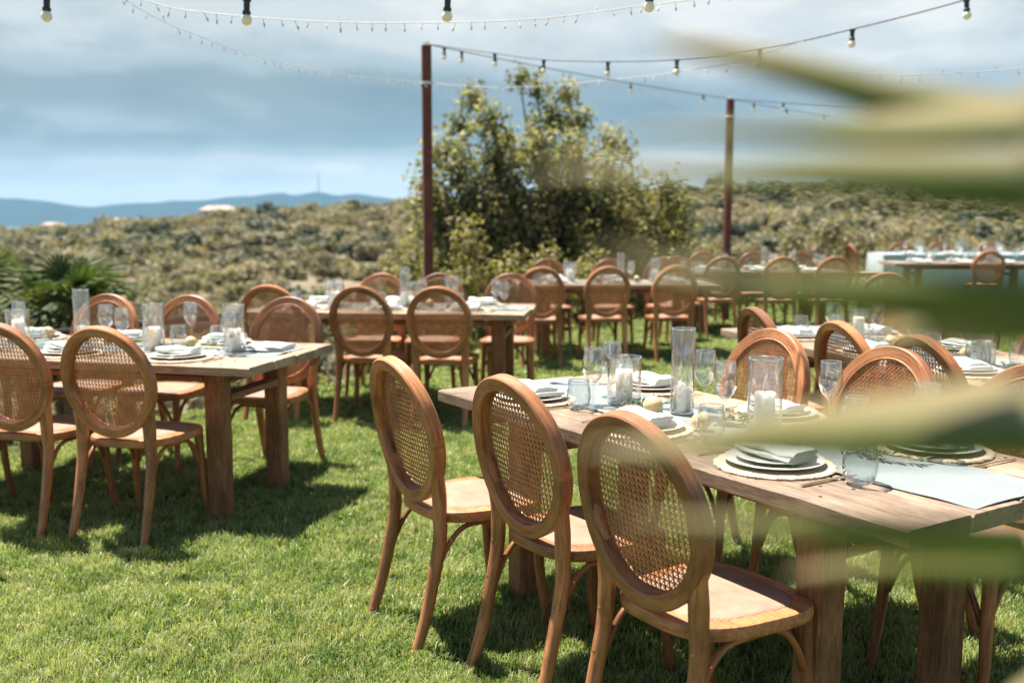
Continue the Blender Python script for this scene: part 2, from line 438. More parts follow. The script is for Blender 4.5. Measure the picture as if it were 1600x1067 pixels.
# ------------------------------------------------------------------ terrain
EDGE = [(-7.0, -12.0), (-6.4, 1.8), (-3.15, 6.45), (-2.2, 7.8), (-0.98, 9.75), (-.55, 10.6), (0.2, 12.2), (.9, 13.4), (2.2, 15.2), (4.2, 17.5), (5.6, 21.5), (9.0, 25.0), (20.0, 34.0), (40.0, 36.0), (40.0, -12.0)]
EA = np.array(EDGE)
def edge_dist(X, Y):
    """signed: positive outside the lawn"""
    X = np.asarray(X, float); Y = np.asarray(Y, float)
    d = np.full(X.shape, 1e9); ins = np.zeros(X.shape, bool)
    n = len(EA)
    for i in range(n):
        a = EA[i]; b = EA[(i+1) % n]; e = b - a; l2 = (e**2).sum()
        t = np.clip(((X-a[0])*e[0] + (Y-a[1])*e[1])/l2, 0, 1)
        d = np.minimum(d, np.hypot(X-a[0]-t*e[0], Y-a[1]-t*e[1]))
        c = ((a[1] > Y) != (b[1] > Y))
        with np.errstate(divide='ignore', invalid='ignore'):
            xi = (b[0]-a[0])*(Y-a[1])/(b[1]-a[1]) + a[0]
        ins ^= c & (X < xi)
    return np.where(ins, -d, d)
def vnoise(X, Y, s, seed):
    r = np.random.default_rng(seed); G = r.random((256, 256))
    x = np.asarray(X)/s; y = np.asarray(Y)/s; xi = np.floor(x).astype(int); yi = np.floor(y).astype(int)
    fx = x-xi; fy = y-yi; fx = fx*fx*(3-2*fx); fy = fy*fy*(3-2*fy)
    g = lambda a, b: G[a % 256, b % 256]
    return (g(xi, yi)*(1-fx)*(1-fy) + g(xi+1, yi)*fx*(1-fy) + g(xi, yi+1)*(1-fx)*fy + g(xi+1, yi+1)*fx*fy)*2-1
def sst(a, b, x): t = np.clip((x-a)/(b-a), 0, 1); return t*t*(3-2*t)
RIDGE = 320.0
def terrain_z(X, Y):
    X = np.asarray(X, float); Y = np.asarray(Y, float)
    D = np.hypot(X, Y); e = np.maximum(edge_dist(X, Y), 0)
    bear = np.arctan2(X, Y)
    u = np.where(np.abs(bear) < 1.3, 800 + 1600*np.tan(np.clip(bear, -1.3, 1.3)), np.where(bear > 0, 6000, -5000))
    v = np.interp(u, [-3000, -800, 0, 100, 250, 330, 420, 520, 600, 700, 900, 1050, 1100, 1200, 1350, 1600, 2400, 5000], [355, 374, 367, 361, 350, 344, 338, 332, 328, 322, 312, 305, 300, 299, 301, 304, 300, 325])
    zr = 1.45 + (340-v)/1600*RIDGE
    right = sst(700, 1150, u)
    low = -13.0 + 7.5*right
    near = -.45 - .24*np.minimum(e, 12) - .10*np.clip(e-12, 0, 40)
    valley = np.maximum(near, low)
    k = np.clip((D-70)/(RIDGE-70), 0, 1); k = k*k*(3-2*k)*.45 + k*.55
    z = valley*(1-k) + zr*k
    und = vnoise(X, Y, 34, 3)*1.3 + vnoise(X, Y, 13, 4)*.5
    z = z + und*sst(25, 70, e)*(1-sst(RIDGE*.88, RIDGE, D)*.75)
    z = z + vnoise(X, Y, 2.2, 9)*.10*sst(.5, 3, e)
    back = sst(RIDGE, 900, D)
    z = z*(1-back) + (-62)*back
    return np.where(edge_dist(X, Y) < -.6, -.5, z)
def build_terrain():
    th = np.concatenate([np.radians(np.linspace(-180, -50, 40, endpoint=False)), np.radians(np.linspace(-50, 50, 330)), np.radians(np.linspace(50, 180, 40, endpoint=False)[1:])])
    d = np.concatenate([np.linspace(.5, 5, 6), np.linspace(6, 40, 80), np.geomspace(41, 340, 170), np.geomspace(350, 2500, 30), [5000, 8500, 11200]])
    TH, Dd = np.meshgrid(th, d, indexing='ij')
    X = np.sin(TH)*Dd; Y = np.cos(TH)*Dd
    Z = terrain_z(X.ravel(), Y.ravel())
    V = np.stack([X.ravel(), Y.ravel(), Z], 1); n, m = len(th), len(d)
    i, j = np.meshgrid(np.arange(n), np.arange(m-1), indexing='ij'); i2 = (i+1) % n
    F = np.stack([i*m+j, i2*m+j, i2*m+j+1, i*m+j+1], -1).reshape(-1, 4)[:, ::-1]
    me = np_mesh('hillside_terrain', V, F, [M_hill, M_plain], True, (Dd[:, :-1] > 700).astype(int).ravel())
    tag(put('hills', me), kind='structure')
build_terrain()
def build_lawn():
    mb = MB(); n = len(EDGE)
    top = [(x, y, 0.0) for x, y in EDGE]; bot = [(x + .0, y + .0, -1.1) for x, y in EDGE]
    mb.add(top, [tuple(range(n))[::-1]])
    fs = [(i, (i+1) % n, n+(i+1) % n, n+i) for i in range(n)]
    mb.add(top + bot, fs)
    me = mb.mesh('lawn_slab', M_soil, 0)
    tag(put('lawn', me), kind='structure')
build_lawn()
def build_mountains():
    D0 = 9000.0
    us = np.linspace(-1500, 3200, 380)
    vv = np.interp(us, [-1500, -900, -400, -150, 0, 30, 60, 100, 150, 200, 260, 320, 360, 400, 425, 445, 462, 480, 495, 512, 530, 545, 565, 590, 620, 660, 760, 900, 1100, 1400, 1900, 3200], [330, 322, 318, 312, 311, 310, 313, 319, 324, 319, 316, 313, 309, 307, 303, 302, 306, 303, 300, 302, 307, 305, 304, 308, 311, 316, 318, 314, 320, 318, 322, 330])
    H = (340-vv)/1600*D0 + 1.45 + vnoise(us*1.0, us*0, 25, 5)*6 + vnoise(us, us*0, 9, 6)*3
    rows = [(-1500, 0.0), (-900, .35), (-450, .72), (-120, .96), (0, 1.0), (150, .94), (700, .5), (1500, 0.0)]
    V = []
    for k, (dd, f) in enumerate(rows):
        for q, uu in enumerate(us):
            d = D0 + dd; x = (uu-800)/1600*d
            z = -64 + (H[q]+64)*f + (vnoise(np.array([x]), np.array([d]), 420, 8)[0]*22*(f*(1-f))*3 if 0 < f < 1 else 0)
            V.append((x, d, z))
    n = len(us); F = [(k*n+i, k*n+i+1, (k+1)*n+i+1, (k+1)*n+i) for k in range(len(rows)-1) for i in range(n-1)]
    tag(put('mountains', np_mesh('mountain_range', V, F, M_mount, True)), kind='structure')
    mb = MB()
    x = (502-800)/1600*D0; zb = (340-300)/1600*D0 - 5
    for sx, sy in ((-4, -4), (4, -4), (4, 4), (-4, 4)):
        mb.sweep([(sx, sy, 0), (sx*.3, sy*.3, 120), (0, 0, 190)], (2.2, 2.2), (0.1, 1, 0))
    for z in range(15, 120, 15):
        w = 4*(1-z/170); mb.box((0, -w, z), (2*w, 1.2, 1.2)); mb.box((0, w, z), (2*w, 1.2, 1.2))
    tag(put('radio_mast', mb.mesh('radio_mast', M_rust, 0), (x, D0-30, zb)), 'thin radio mast standing on the crest of the blue mountains', 'mast')
build_mountains()

# haze: the air between the lawn and the mountains
def build_haze():
    mb = MB()
    x0, x1, y0, y1, z0, z1 = -12000, 12000, -12000, 11600, -75, 420
    mb.box(((x0+x1)/2, (y0+y1)/2, (z0+z1)/2), (x1-x0, y1-y0, z1-z0))
    m, nt, out = new_mat('air_haze')
    pv = nt.nodes.new('ShaderNodeVolumePrincipled')
    pv.inputs['Color'].default_value = (.28, .64, 1.0, 1); pv.inputs['Density'].default_value = 5.5e-5
    nt.links.new(pv.outputs[0], out.inputs['Volume'])
    tag(put('haze', mb.mesh('haze', m, 0)), kind='stuff')
build_haze()

# ------------------------------------------------------------------ instancing with geometry nodes
def scatter(name, pts, scales, sources, kind='stuff', tilt=.15):
    """one 'stuff' object: sources instanced on a point cloud of vertices"""
    me = bpy.data.meshes.new(name); P = np.asarray(pts, np.float32)
    me.vertices.add(len(P)); me.vertices.foreach_set('co', P.ravel())
    a = me.attributes.new('sc', 'FLOAT', 'POINT'); a.data.foreach_set('value', np.asarray(scales, np.float32))
    r = np.zeros((len(P), 3), np.float32); r[:, 2] = RNG.random(len(P))*6.283; r[:, 0] = RNG.normal(0, tilt, len(P)); r[:, 1] = RNG.normal(0, tilt, len(P))
    a = me.attributes.new('rt', 'FLOAT_VECTOR', 'POINT'); a.data.foreach_set('vector', r.ravel())
    o = put(name, me)
    ng = bpy.data.node_groups.new(name, 'GeometryNodeTree')
    ng.interface.new_socket('Geometry', in_out='INPUT', socket_type='NodeSocketGeometry')
    ng.interface.new_socket('Geometry', in_out='OUTPUT', socket_type='NodeSocketGeometry')
    N = ng.nodes; L = ng.links
    gi = N.new('NodeGroupInput'); go = N.new('NodeGroupOutput')
    iop = N.new('GeometryNodeInstanceOnPoints'); iop.inputs['Pick Instance'].default_value = True
    j = N.new('GeometryNodeJoinGeometry')
    for s in sources:
        oi = N.new('GeometryNodeObjectInfo'); oi.inputs['Object'].default_value = s; oi.inputs['As Instance'].default_value = True
        L.new(oi.outputs['Geometry'], j.inputs[0])
    L.new(gi.outputs[0], iop.inputs['Points']); L.new(j.outputs[0], iop.inputs['Instance'])
    ri = N.new('FunctionNodeRandomValue'); ri.data_type = 'INT'
    for s in ri.inputs:
        if s.type == 'INT' and s.name == 'Max': s.default_value = len(sources)-1
        if s.type == 'INT' and s.name == 'Min': s.default_value = 0
    L.new([s for s in ri.outputs if s.type == 'INT'][0], iop.inputs['Instance Index'])
    na = N.new('GeometryNodeInputNamedAttribute'); na.data_type = 'FLOAT'; na.inputs['Name'].default_value = 'sc'
    nr = N.new('GeometryNodeInputNamedAttribute'); nr.data_type = 'FLOAT_VECTOR'; nr.inputs['Name'].default_value = 'rt'
    L.new([s for s in nr.outputs if s.name == 'Attribute' and s.enabled][0], iop.inputs['Rotation'])
    L.new([s for s in na.outputs if s.name == 'Attribute' and s.enabled][0], iop.inputs['Scale'])
    L.new(iop.outputs[0], go.inputs[0])
    md = o.modifiers.new('scatter', 'NODES'); md.node_group = ng
    if kind: o['kind'] = kind
    return o

# grass tufts
def tuft(name, n, rad, h0, h1, w, mat, seed):
    r = np.random.default_rng(seed); V = []; F = []
    for i in range(n):
        a = r.random()*6.283; q = rad*math.sqrt(r.random()); x, y = q*math.cos(a), q*math.sin(a)
        h = h0 + (h1-h0)*r.random(); la = r.random()*6.283; ln = h*(.15+.75*r.random()); dx, dy = math.cos(la), math.sin(la)
        sx, sy = -dy*w/2, dx*w/2; b = len(V)
        V += [(x-sx, y-sy, 0), (x+sx, y+sy, 0), (x+dx*ln*.35-sx*.8, y+dy*ln*.35-sy*.8, h*.62), (x+dx*ln*.35+sx*.8, y+dy*ln*.35+sy*.8, h*.62), (x+dx*ln, y+dy*ln, h*(1-.25*ln/h))]
        F += [(b, b+1, b+3), (b, b+3, b+2), (b+2, b+3, b+4)]
    return bpy.data.objects.new(name, np_mesh(name, V, F, mat, True))
def build_grass():
    src = [tuft('tuft', 22, .036, .016, .044, .0034, M_grass, s) for s in range(5)] + [tuft('dry_tuft', 14, .035, .014, .038, .0032, M_grass_dry, 9), tuft('dry_tuft', 12, .035, .016, .036, .0032, M_grass_dry, 10)]
    srcf = [tuft('far_tuft', 26, .075, .014, .032, .0085, M_grass, 20+s) for s in range(3)] + [tuft('far_dry_tuft', 15, .075, .012, .03, .0085, M_grass_dry, 30)]
    def ring(d0, d1, dens, hw):
        A = (d1-d0)*2*hw*d1; n = int(A*dens)
        y = d0 + (d1-d0)*RNG.random(n); x = (RNG.random(n)*2-1)*hw*d1
        k = (np.abs(x) < hw*y + .8) & (edge_dist(x, y) < -.02)
        return np.stack([x[k], y[k], np.zeros(k.sum())], 1)
    p = np.concatenate([ring(1.6, 4.2, 1250, .62), ring(4.2, 7.5, 800, .58)])
    pat = vnoise(p[:, 0], p[:, 1], .45, 21)
    scatter('lawn_grass', p, .85 + .45*RNG.random(len(p)) + .22*pat, src)
    q = np.concatenate([ring(7.5, 12, 260, .58), ring(12, 26, 110, .58)])
    s = (.9 + .5*RNG.random(len(q)))
    scatter('far_lawn_grass', q, s, srcf)
build_grass()

# ------------------------------------------------------------------ foliage
def leaf_cloud(n, centers, radii, size, seed, aspect=2.0, up=.5, shell=.5):
    """leaf-sized quads spread over several clumps; returns V, F"""
    r = np.random.default_rng(seed)
    centers = np.asarray(centers, float); radii = np.asarray(radii, float)
    if radii.ndim == 1: radii = np.repeat(radii[:, None], 3, 1)
    w = (radii.prod(1))**.75; w /= w.sum()
    k = r.choice(len(centers), n, p=w)
    d = r.normal(size=(n, 3)); d /= np.linalg.norm(d, axis=1)[:, None]
    q = (shell + (1-shell)*r.random(n))[:, None]
    P = centers[k] + d*radii[k]*q*(.86+.28*r.random((n, 1)))
    nrm = d*.8 + r.normal(size=(n, 3))*.6 + np.array([0, 0, up]); nrm /= np.linalg.norm(nrm, axis=1)[:, None]
    t = np.cross(nrm, r.normal(size=(n, 3))); t /= np.linalg.norm(t, axis=1)[:, None]; b = np.cross(nrm, t)
    s = size*(.6+.8*r.random((n, 1))); L = s*.5; W = s*.5/aspect
    V = np.stack([P-t*L, P+b*W+t*L*.1, P+t*L, P-b*W+t*L*.1], 1).reshape(-1, 3)
    F = np.arange(4*n).reshape(n, 4)
    return V, F
def shrub_mesh(name, mat, seed, n=420, size=.22, flat=.75):
    r = np.random.default_rng(seed); c = []; q = []
    for i in range(7):
        a = r.random()*6.283; d = .55*math.sqrt(r.random()); h = .35+.45*r.random()
        c.append((d*math.cos(a), d*math.sin(a), h*flat)); q.append(.28+.22*r.random())
    V, F = leaf_cloud(n, c, q, size, seed, 1.5)
    return np_mesh(name, V, F, mat)
def stems_mesh(name, seed, n=5, h=.6):
    r = random.Random(seed); mb = MB()
    for i in range(n):
        a = r.random()*6.283; d = .15+.35*r.random()
        mb.tube([(0, 0, -.15), (d*.3*math.cos(a), d*.3*math.sin(a), h*.4), (d*math.cos(a), d*math.sin(a), h)], [.035, .025, .01], 5)
    return mb.mesh(name, M_trunk, 180)
SH = {k: [shrub_mesh(k+'_crown', m, 40+i*7+j, 460, .20) for i in range(3)] for j, (k, m) in enumerate((('dark', M_scrub_d), ('olive', M_scrub_o), ('straw', M_scrub_t)))}
STEMS = [stems_mesh('shrub_stems', s) for s in range(3)]
def build_scrub():
    # positions over the visible hillside
    n = 30000
    th = np.radians(RNG.uniform(-33, 33, n)); d = 26 + (RIDGE*1.02-26)*RNG.random(n)**.72
    x = np.sin(th)*d; y = np.cos(th)*d; e = edge_dist(x, y)
    px = 800 + 1600*np.tan(th)
    cover = vnoise(x, y, 26, 12)*.6 + vnoise(x, y, 9, 13)*.4
    clear = ((px > 430) & (px < 640) & (d > 95) & (d < 150)) | ((px > 1130) & (px < 1280) & (d > 85) & (d < 150))
    keep = (e > 3.5) & (RNG.random(n) < (.50 + .5*cover)) & ~(clear & (RNG.random(n) < .72))
    keep &= ~((np.abs(px-800) < 230) & (d < 36))
    x, y, d, px, cover = x[keep], y[keep], d[keep], px[keep], cover[keep]
    z = terrain_z(x, y)
    s = np.clip(RNG.lognormal(.30, .50, len(x)), .5, 4.2)*(.7 + .3*np.clip(d/120, 0, 1))
    kinds = RNG.random(len(x)) + .42*cover
    kn = np.where(kinds > .88, 0, np.where(kinds > .36, 1, 2))
    s = np.where(kn == 0, s*1.25, np.where(kn == 2, s*.75, s))
    s = np.minimum(s, d/42)
    app = s/d; app = np.where(kn == 2, app*.4, app)
    order = np.argsort(-app); single = order[:240]; rest = order[240:]
    kk = ('dark', 'olive', 'straw')
    for i in single:
        c = kn[i]; v = random.randrange(3)
        sc = float(s[i])
        side = 'left slope' if px[i] < 400 else 'slope just left of the rusty post' if px[i] < 660 else 'slope behind the bushy tree' if px[i] < 1030 else 'slope behind the thin far post' if px[i] < 1320 else 'slope behind the far right tables'
        tier = 'low on the' if d[i] < 90 else 'midway up the' if d[i] < 190 else 'near the crest of the'
        word = {0: 'dark green', 1: 'olive green', 2: 'straw coloured'}[c]
        shl = f'{word} shrub {tier} {side}'; shg = f'{word} shrubs {tier} {side}'
        spawn([('crown', SH[kk[c]][v], None), ('trunk', STEMS[v], None)], 'hillside_shrub', shl, 'shrub', (float(x[i]), float(y[i]), float(z[i])-.05), random.random()*6.28, shg, (sc*random.uniform(.9, 1.35), sc*random.uniform(.9, 1.35), sc*random.uniform(.7, 1.0)))
    for c in range(3):
        r = rest[kn[rest] == c]
        src = [bpy.data.objects.new('far_shrub', m) for m in SH[kk[c]]]
        scatter({0: 'dark_hillside_scrub', 1: 'olive_hillside_scrub', 2: 'straw_hillside_scrub'}[c], np.stack([x[r], y[r], z[r]-.05], 1), s[r], src)
build_scrub()
def tz(x, y): return float(terrain_z(np.array([x]), np.array([y]))[0])
def build_tree():
    bx, by = 1.0, 16.2; bz = tz(bx, by)
    rr = random.Random(5); mb = MB()
    mb.tube([(0, 0, -.2), (.05, 0, .5), (-.05, .05, 1.2)], [.17, .14, .11], 8)
    cen = []; rad = []
    tips = [(-1.25, 5.75, .36), (-.30, 6.25, .30), (.05, 6.0, .3), (.70, 5.95, .34), (.35, 5.4, .4), (-1.9, 4.6, .42), (-1.55, 5.2, .4), (-.9, 5.2, .42), (.95, 5.35, .34), (1.55, 4.85, .34), (1.95, 4.75, .28),
            (-2.1, 3.8, .45), (-1.5, 4.2, .6), (-.7, 4.4, .6), (.1, 4.5, .6), (.8, 4.4, .55), (1.4, 4.1, .45), (2.0, 3.85, .5), (2.6, 3.8, .42), (3.0, 3.5, .38), (-1.9, 3.0, .7), (-1.0, 3.3, .8), (-.1, 3.3, .8), (.8, 3.3, .75), (1.6, 3.1, .65), (2.4, 3.1, .6), (3.0, 2.9, .5), (-1.8, 2.2, .75), (-.8, 2.3, .85), (.3, 2.3, .85), (1.3, 2.2, .75), (2.2, 2.3, .7), (2.9, 2.2, .6), (-1.2, 1.5, .7), (0, 1.5, .75), (1.2, 1.5, .7), (2.2, 1.5, .6)]
    for (x, z, r) in tips:
        x = -2.25 + (x+2.1)*.765 + (.0 if z > 2.4 else .1); z *= .735; r *= 1.06; y = rr.uniform(-.8, .8)*(1 if z < 4.6 else .5)
        x0, z0 = x*.25, max(.9, z*.3)
        mb.tube(bez((0, 0, 1.0), (x0, y*.2, z0+.5), (x*.8, y*.8, z*.62), (x, y, z), 6), [.07, .055, .045, .035, .025, .018, .01], 6)
        cen.append((x, y, z)); rad.append((r*.85, r*.85, r*.95))
        for k in range(3):
            f = rr.uniform(.55, .9); cen.append((x*f+rr.uniform(-.3, .3), y*f+rr.uniform(-.3, .3), z*(.35+.62*f))); rad.append((r*.55,)*3)
    V, F = leaf_cloud(60000, cen, rad, .095, 11, 1.9, .5, .15)
    spawn([('trunk', mb.mesh('tree_trunk', M_trunk, 180), None), ('crown', np_mesh('tree_crown', V, F, M_tree), None)], 'bushy_tree', 'bushy green tree with upright leafy shoots behind the left rusty post', 'tree', (bx, by, bz-.1))
build_tree()
def bush(x, y, sx, sy, sz, mat, label, seed, n=3500, leaf=.10, group=None, name='bush', z=None):
    r = np.random.default_rng(seed); c = []; q = []
    for i in range(16):
        a = r.random()*6.283; d = math.sqrt(r.random()); h = (.25+.6*r.random())*(1.1-.45*d)
        c.append((d*sx*math.cos(a), d*sy*math.sin(a), h*sz)); q.append((sx*.26*(.7+.6*r.random()), sy*.26*(.7+.6*r.random()), sz*.20*(.7+.6*r.random())))
    V, F = leaf_cloud(n, c, q, leaf, seed, 2.0, .4, .3)
    mb = MB()
    for i in range(7):
        p = c[i]; mb.tube([(0, 0, -.2), (p[0]*.4, p[1]*.4, p[2]*.5), p], [.03, .02, .008], 5)
    z = tz(x, y) if z is None else z
    return spawn([('crown', np_mesh(name+'_crown', V, F, mat), None), ('trunk', mb.mesh(name+'_stems', M_trunk, 180), None)], name, label, 'bush', (x, y, z-.05), 0, group)
YB = 'yellow green bushes along the lawn edge'
for i, (x, y, sx, sz, lb) in enumerate([(-1.75, 13.2, .75, 2.7, 'tall yellow green bush just left of the rusty post'), (-.75, 13.9, 1.0, 2.3, 'yellow green bush directly behind the left rusty post'), (.5, 14.5, 1.2, 2.3, 'yellow green bush under the middle of the bushy tree'), (1.75, 15.6, 1.2, 2.4, 'yellow green bush under the right side of the bushy tree'), (2.6, 16.9, 1.1, 2.3, 'straggly yellow green bush right of the bushy tree'), (-2.9, 12.4, .8, 1.3, 'low yellow green bush beyond the rail behind the middle table')]):
    bush(x, y, sx, sx*.8, sz, M_bushy, lb, 60+i, 4200, .085, YB, 'yellow_green_bush')
for i, (x, y, sx, sz, lb) in enumerate([(5.2, 24.0, 1.4, 2.2, 'olive bush behind the pale chair left of the cloth covered table'), (8.0, 26.4, 1.7, 2.5, 'olive bush behind the left half of the cloth covered table'), (10.8, 29.0, 1.8, 2.6, 'olive bush behind the middle of the cloth covered table'), (13.6, 31.5, 1.9, 2.7, 'olive bush behind the far right of the cloth covered table'), (3.7, 21.5, 1.2, 1.7, 'low olive bush behind the thin right post')]):
    bush(x, y, sx, sx*.8, sz, M_scrub_o, lb, 80+i, 4200, .12, 'olive bushes beyond the far tables', 'olive_bush')
for i, (x, y, sx, sz, lb) in enumerate([(.35, 13.4, .7, 1.05, 'dark leafy bush behind the third table'), (-.5, 11.6, .7, 1.2, 'dark leafy bush beyond the foot of the left rusty post'), (-4.6, 8.4, .9, 1.0, 'low dark bush below the rail at far left'), (-3.3, 8.3, .6, .9, 'low bush beyond the rail behind the left foreground table')]):
    bush(x, y, sx, sx*.8, sz, M_tree, lb, 90+i, 3000, .09, None, 'dark_bush')

# fan palms below the lawn edge
def palm_fan(seed):
    r = random.Random(seed); mb = MB(); n = 17
    mb.tube([(0, 0, 0), (.28, 0, .05), (.55, 0, .02)], [.014, .011, .008], 5)
    for i in range(n):
        a = R(-125 + 250*i/(n-1)); L = .52*(1-.22*abs(i-(n-1)/2)/(n/2))*r.uniform(.9, 1.05)
        ux, uy = math.cos(a), math.sin(a); o = Vector((.55, 0, .02)); vs = []; fs = []
        for k in range(5):
            t = k/4; w = .024*math.sin(math.pi*min(1, .18+.82*t)) if t < 1 else .001
            dz = -.28*t*t*L*(1+.5*r.random()) if k > 2 else 0
            p = o + Vector((ux, uy, 0))*(L*t) + Vector((0, 0, dz)); s = Vector((-uy, ux, 0))*w
            vs += [p - s, p + Vector((0, 0, -.012*(1-t))), p + s]
        for k in range(4):
            b = 3*k; fs += [(b, b+1, b+4, b+3), (b+1, b+2, b+5, b+4)]
        mb.add(vs, fs)
    return mb.mesh('palm_fan', M_palm, 0)
FANS = [palm_fan(s) for s in range(3)]
def palm(x, y, ztop, label, seed, sc):
    r = random.Random(seed); zb = tz(x, y); h = max(.4, (ztop-zb)/sc - .75)
    mb = MB(); path = [(0, 0, -.2/sc), (.02, 0, h*.5), (.04, .02, h)]
    mb.tube(path, [.15, .12, .11], 9)
    for i in range(40):
        a = i*2.4; z = h*(i/40); mb.box((.13*math.cos(a), .13*math.sin(a), z), (.05, .05, .14), Euler((0, .5, a)).to_matrix())
    parts = [('trunk', mb.mesh('palm_trunk', M_trunk, 0), None)]
    for i in range(34):
        el = R(r.uniform(-60, 80)); az = i*2.399 + r.uniform(-.3, .3)
        parts.append(('frond', FANS[i % 3], None, (.04, .02, h), Euler((r.uniform(-.4, .4), -el, az))))
    spawn(parts, 'fan_palm', label, 'palm', (x, y, zb), 0, 'fan palms below the lawn edge', sc)
palm(-4.55, 10.4, 1.05, 'bushy fan palm behind the left foreground table, the fullest of three', 1, .92)
palm(-5.75, 10.9, .98, 'fan palm at the very left edge of the view', 2, .92)
palm(-5.1, 11.6, .70, 'low fan palm between two taller palms', 3, .85)

# white houses on the ridge
def house(x, w, h, label, d=306.0):
    z = tz(x, d)
    mb = MB(); mb.box((0, 0, h/2-1), (w, w*.7, h+2))
    parts = [('wall', mb.mesh('house_wall', M_plaster, 0), None)]
    mr = MB(); a = w/2+.3; bq = w*.35+.3
    mr.add([(-a, -bq, h), (a, -bq, h), (a, bq, h), (-a, bq, h), (-a*.55, 0, h+w*.12), (a*.55, 0, h+w*.12)], [(0, 1, 5, 4), (2, 3, 4, 5), (1, 2, 5), (3, 0, 4), (3, 2, 1, 0)])
    parts.append(('roof', mr.mesh('house_roof', M_rooftile, 0), None))
    for k in (-.3, 0, .3):
        mw = MB(); mw.box((k*w, -w*.35-.02, h*.55), (w*.1, .12, h*.32)); parts.append(('window', mw.mesh('house_window', M_dark, 0), None))
    spawn(parts, 'white_house', label, 'house', (x, d, z), R(8))
house(-86.8, 10.5, 2.7, 'largest pale house on the crest of the green hill')
house(-136.2, 5.5, 2.6, 'small pale house on the hill crest at far left')
house(-116.9, 4.0, 2.2, 'smallest pale house on the hill crest')

def build_bird():
    mb = MB()
    mb.sweep([(0, -.10, 0), (0, -.07, .005), (0, 0, .01), (0, .07, .012), (0, .105, .022), (0, .125, .022), (0, .145, .018)], [(.05, .006), (.03, .018), (.055, .05), (.05, .05), (.032, .036), (.03, .03), (.004, .004)])
    for sx in (-1, 1):
        mb.add([(sx*.02, .05, .02), (sx*.02, -.03, .018), (sx*.13, .065, .06), (sx*.13, -.02, .055), (sx*.24, -.03, .035)], [(0, 1, 3, 2), (2, 3, 4)])
    tag(put('bird', mb.mesh('bird_body', M_dark, 60), (-30.6, 119.0, 4.5), .9), 'tiny dark bird flying above the blue mountains', 'bird')
build_bird()

# ------------------------------------------------------------------ rail along the lawn edge
def build_rail():
    line = [Vector((-6.5, 1.6, .7)), Vector((-3.2, 6.40, .70)), Vector((-2.25, 7.75, .70)), Vector((-1.03, 9.70, .70))]
    parts = []; mb = MB(); mb.sweep(line, (.035, .045)); parts.append(('top_rail', mb.mesh('top_rail', M_rail), None))
    mb = MB(); mb.tube([p - Vector((0, 0, .38)) for p in line], .006, 6); parts.append(('lower_wire', mb.mesh('lower_wire', M_rail), None))
    pm = MB(); pm.box((0, 0, .29), (.035, .035, .78)); pme = pm.mesh('rail_post', M_rail, 0)
    for i in range(len(line)-1):
        a, b = line[i], line[i+1]; n = max(1, round((b-a).length/1.9))
        for k in range(n):
            p = a.lerp(b, k/n); parts.append(('post', pme, None, (p.x, p.y, 0)))
    p = line[-1]; parts.append(('post', pme, None, (p.x, p.y, 0)))
    spawn(parts, 'edge_rail', 'low dark metal rail along the lawn edge behind the left foreground table', 'railing', (0, 0, 0))
build_rail()

# ------------------------------------------------------------------ posts and lights
POST1 = (-.815, 10.0); POST2 = (3.03, 14.5); POST3 = (9.2, 15.6)
def post(x, y, h, label):
    mb = MB(); w = .088
    mb.sweep([(0, 0, -.3), (0, 0, h)], (w, w), (0, 1, 0), prof=[(-.5, -.44), (-.44, -.5), (.44, -.5), (.5, -.44), (.5, .44), (.44, .5), (-.44, .5), (-.5, .44)])
    bp = MB(); bp.box((0, 0, .006), (.20, .20, .012))
    ey = MB(); ey.tube([(.018*math.cos(t), 0, h+.02+.018*math.sin(t)) for t in np.linspace(0, 6.283, 13)[:-1]], .005, 6, (0, 1, 0), True)
    tie = MB(); tie.sweep([(sx*(w/2+.006), sy*(w/2+.006), 0) for sx, sy in ((-1, -1), (1, -1), (1, 1), (-1, 1))], (.012, .03), (0, 0, 1), True)
    spawn([('shaft', mb.mesh('post_shaft', M_rust), None), ('base_plate', bp.mesh('post_plate', M_rust, 0), None), ('eye_bolt', ey.mesh('eye_bolt', M_steel), None), ('cable_tie', tie.mesh('cable_tie', M_white_cable), None, (0, 0, h-.35 if y < 12 else h-.235))], 'light_post', label, 'post', (x, y, 0), R(12), 'rusty posts that carry the lights')
post(*POST1, 3.07, 'rusty brown post nearest, rising behind the middle table')
post(*POST2, 3.07, 'thin rusty brown post farther off, behind the far table')
post(*POST3, 3.07, 'rusty brown post hidden behind the palm leaf at far right')
def socket_mesh():
    mb = MB(); mb.lathe([(.006, .0), (.017, -.002), (.018, -.012), (.0135, -.016), (.0125, -.05), (.017, -.054), (.0175, -.066), (.013, -.068)], 14); return mb.mesh('bulb_socket', M_black, 40)
def bulb_mesh():
    mb = MB(); pr = [(.011, -.064)]
    for k in range(11):
        a = R(35 + (180-35)*k/10); pr.append((.0225*math.sin(a), -.088 + .0225*math.cos(a)))
    mb.lathe(pr, 14); return mb.mesh('bulb_globe', M_opal, 180)
SOCK, GLOBE = socket_mesh(), bulb_mesh()
def string_lights(label, path, bulbs, r=.0045, sc=1.05, name='festoon_lights'):
    mb = MB(); mb.tube(path, r, 6); parts = [('cable', mb.mesh('festoon_cable', M_black, 180), None)]
    root = spawn(parts, name, label, 'string lights', (0, 0, 0), 0, 'festoon cables with round bulbs')
    for b in bulbs:
        rot = Euler((random.uniform(-.08, .08), random.uniform(-.08, .08), 0))
        s = put('lamp_socket', SOCK, (b[0], b[1], b[2]+.002), rot, root, sc); put('bulb', GLOBE, (0, 0, 0), 0, s)
    return root
def curve_at(pts, t):
    """pts spline dense list; t fraction"""
    i = min(len(pts)-1, max(0, int(round(t*(len(pts)-1))))); return pts[i]
P1 = (POST1[0], POST1[1], 3.085)
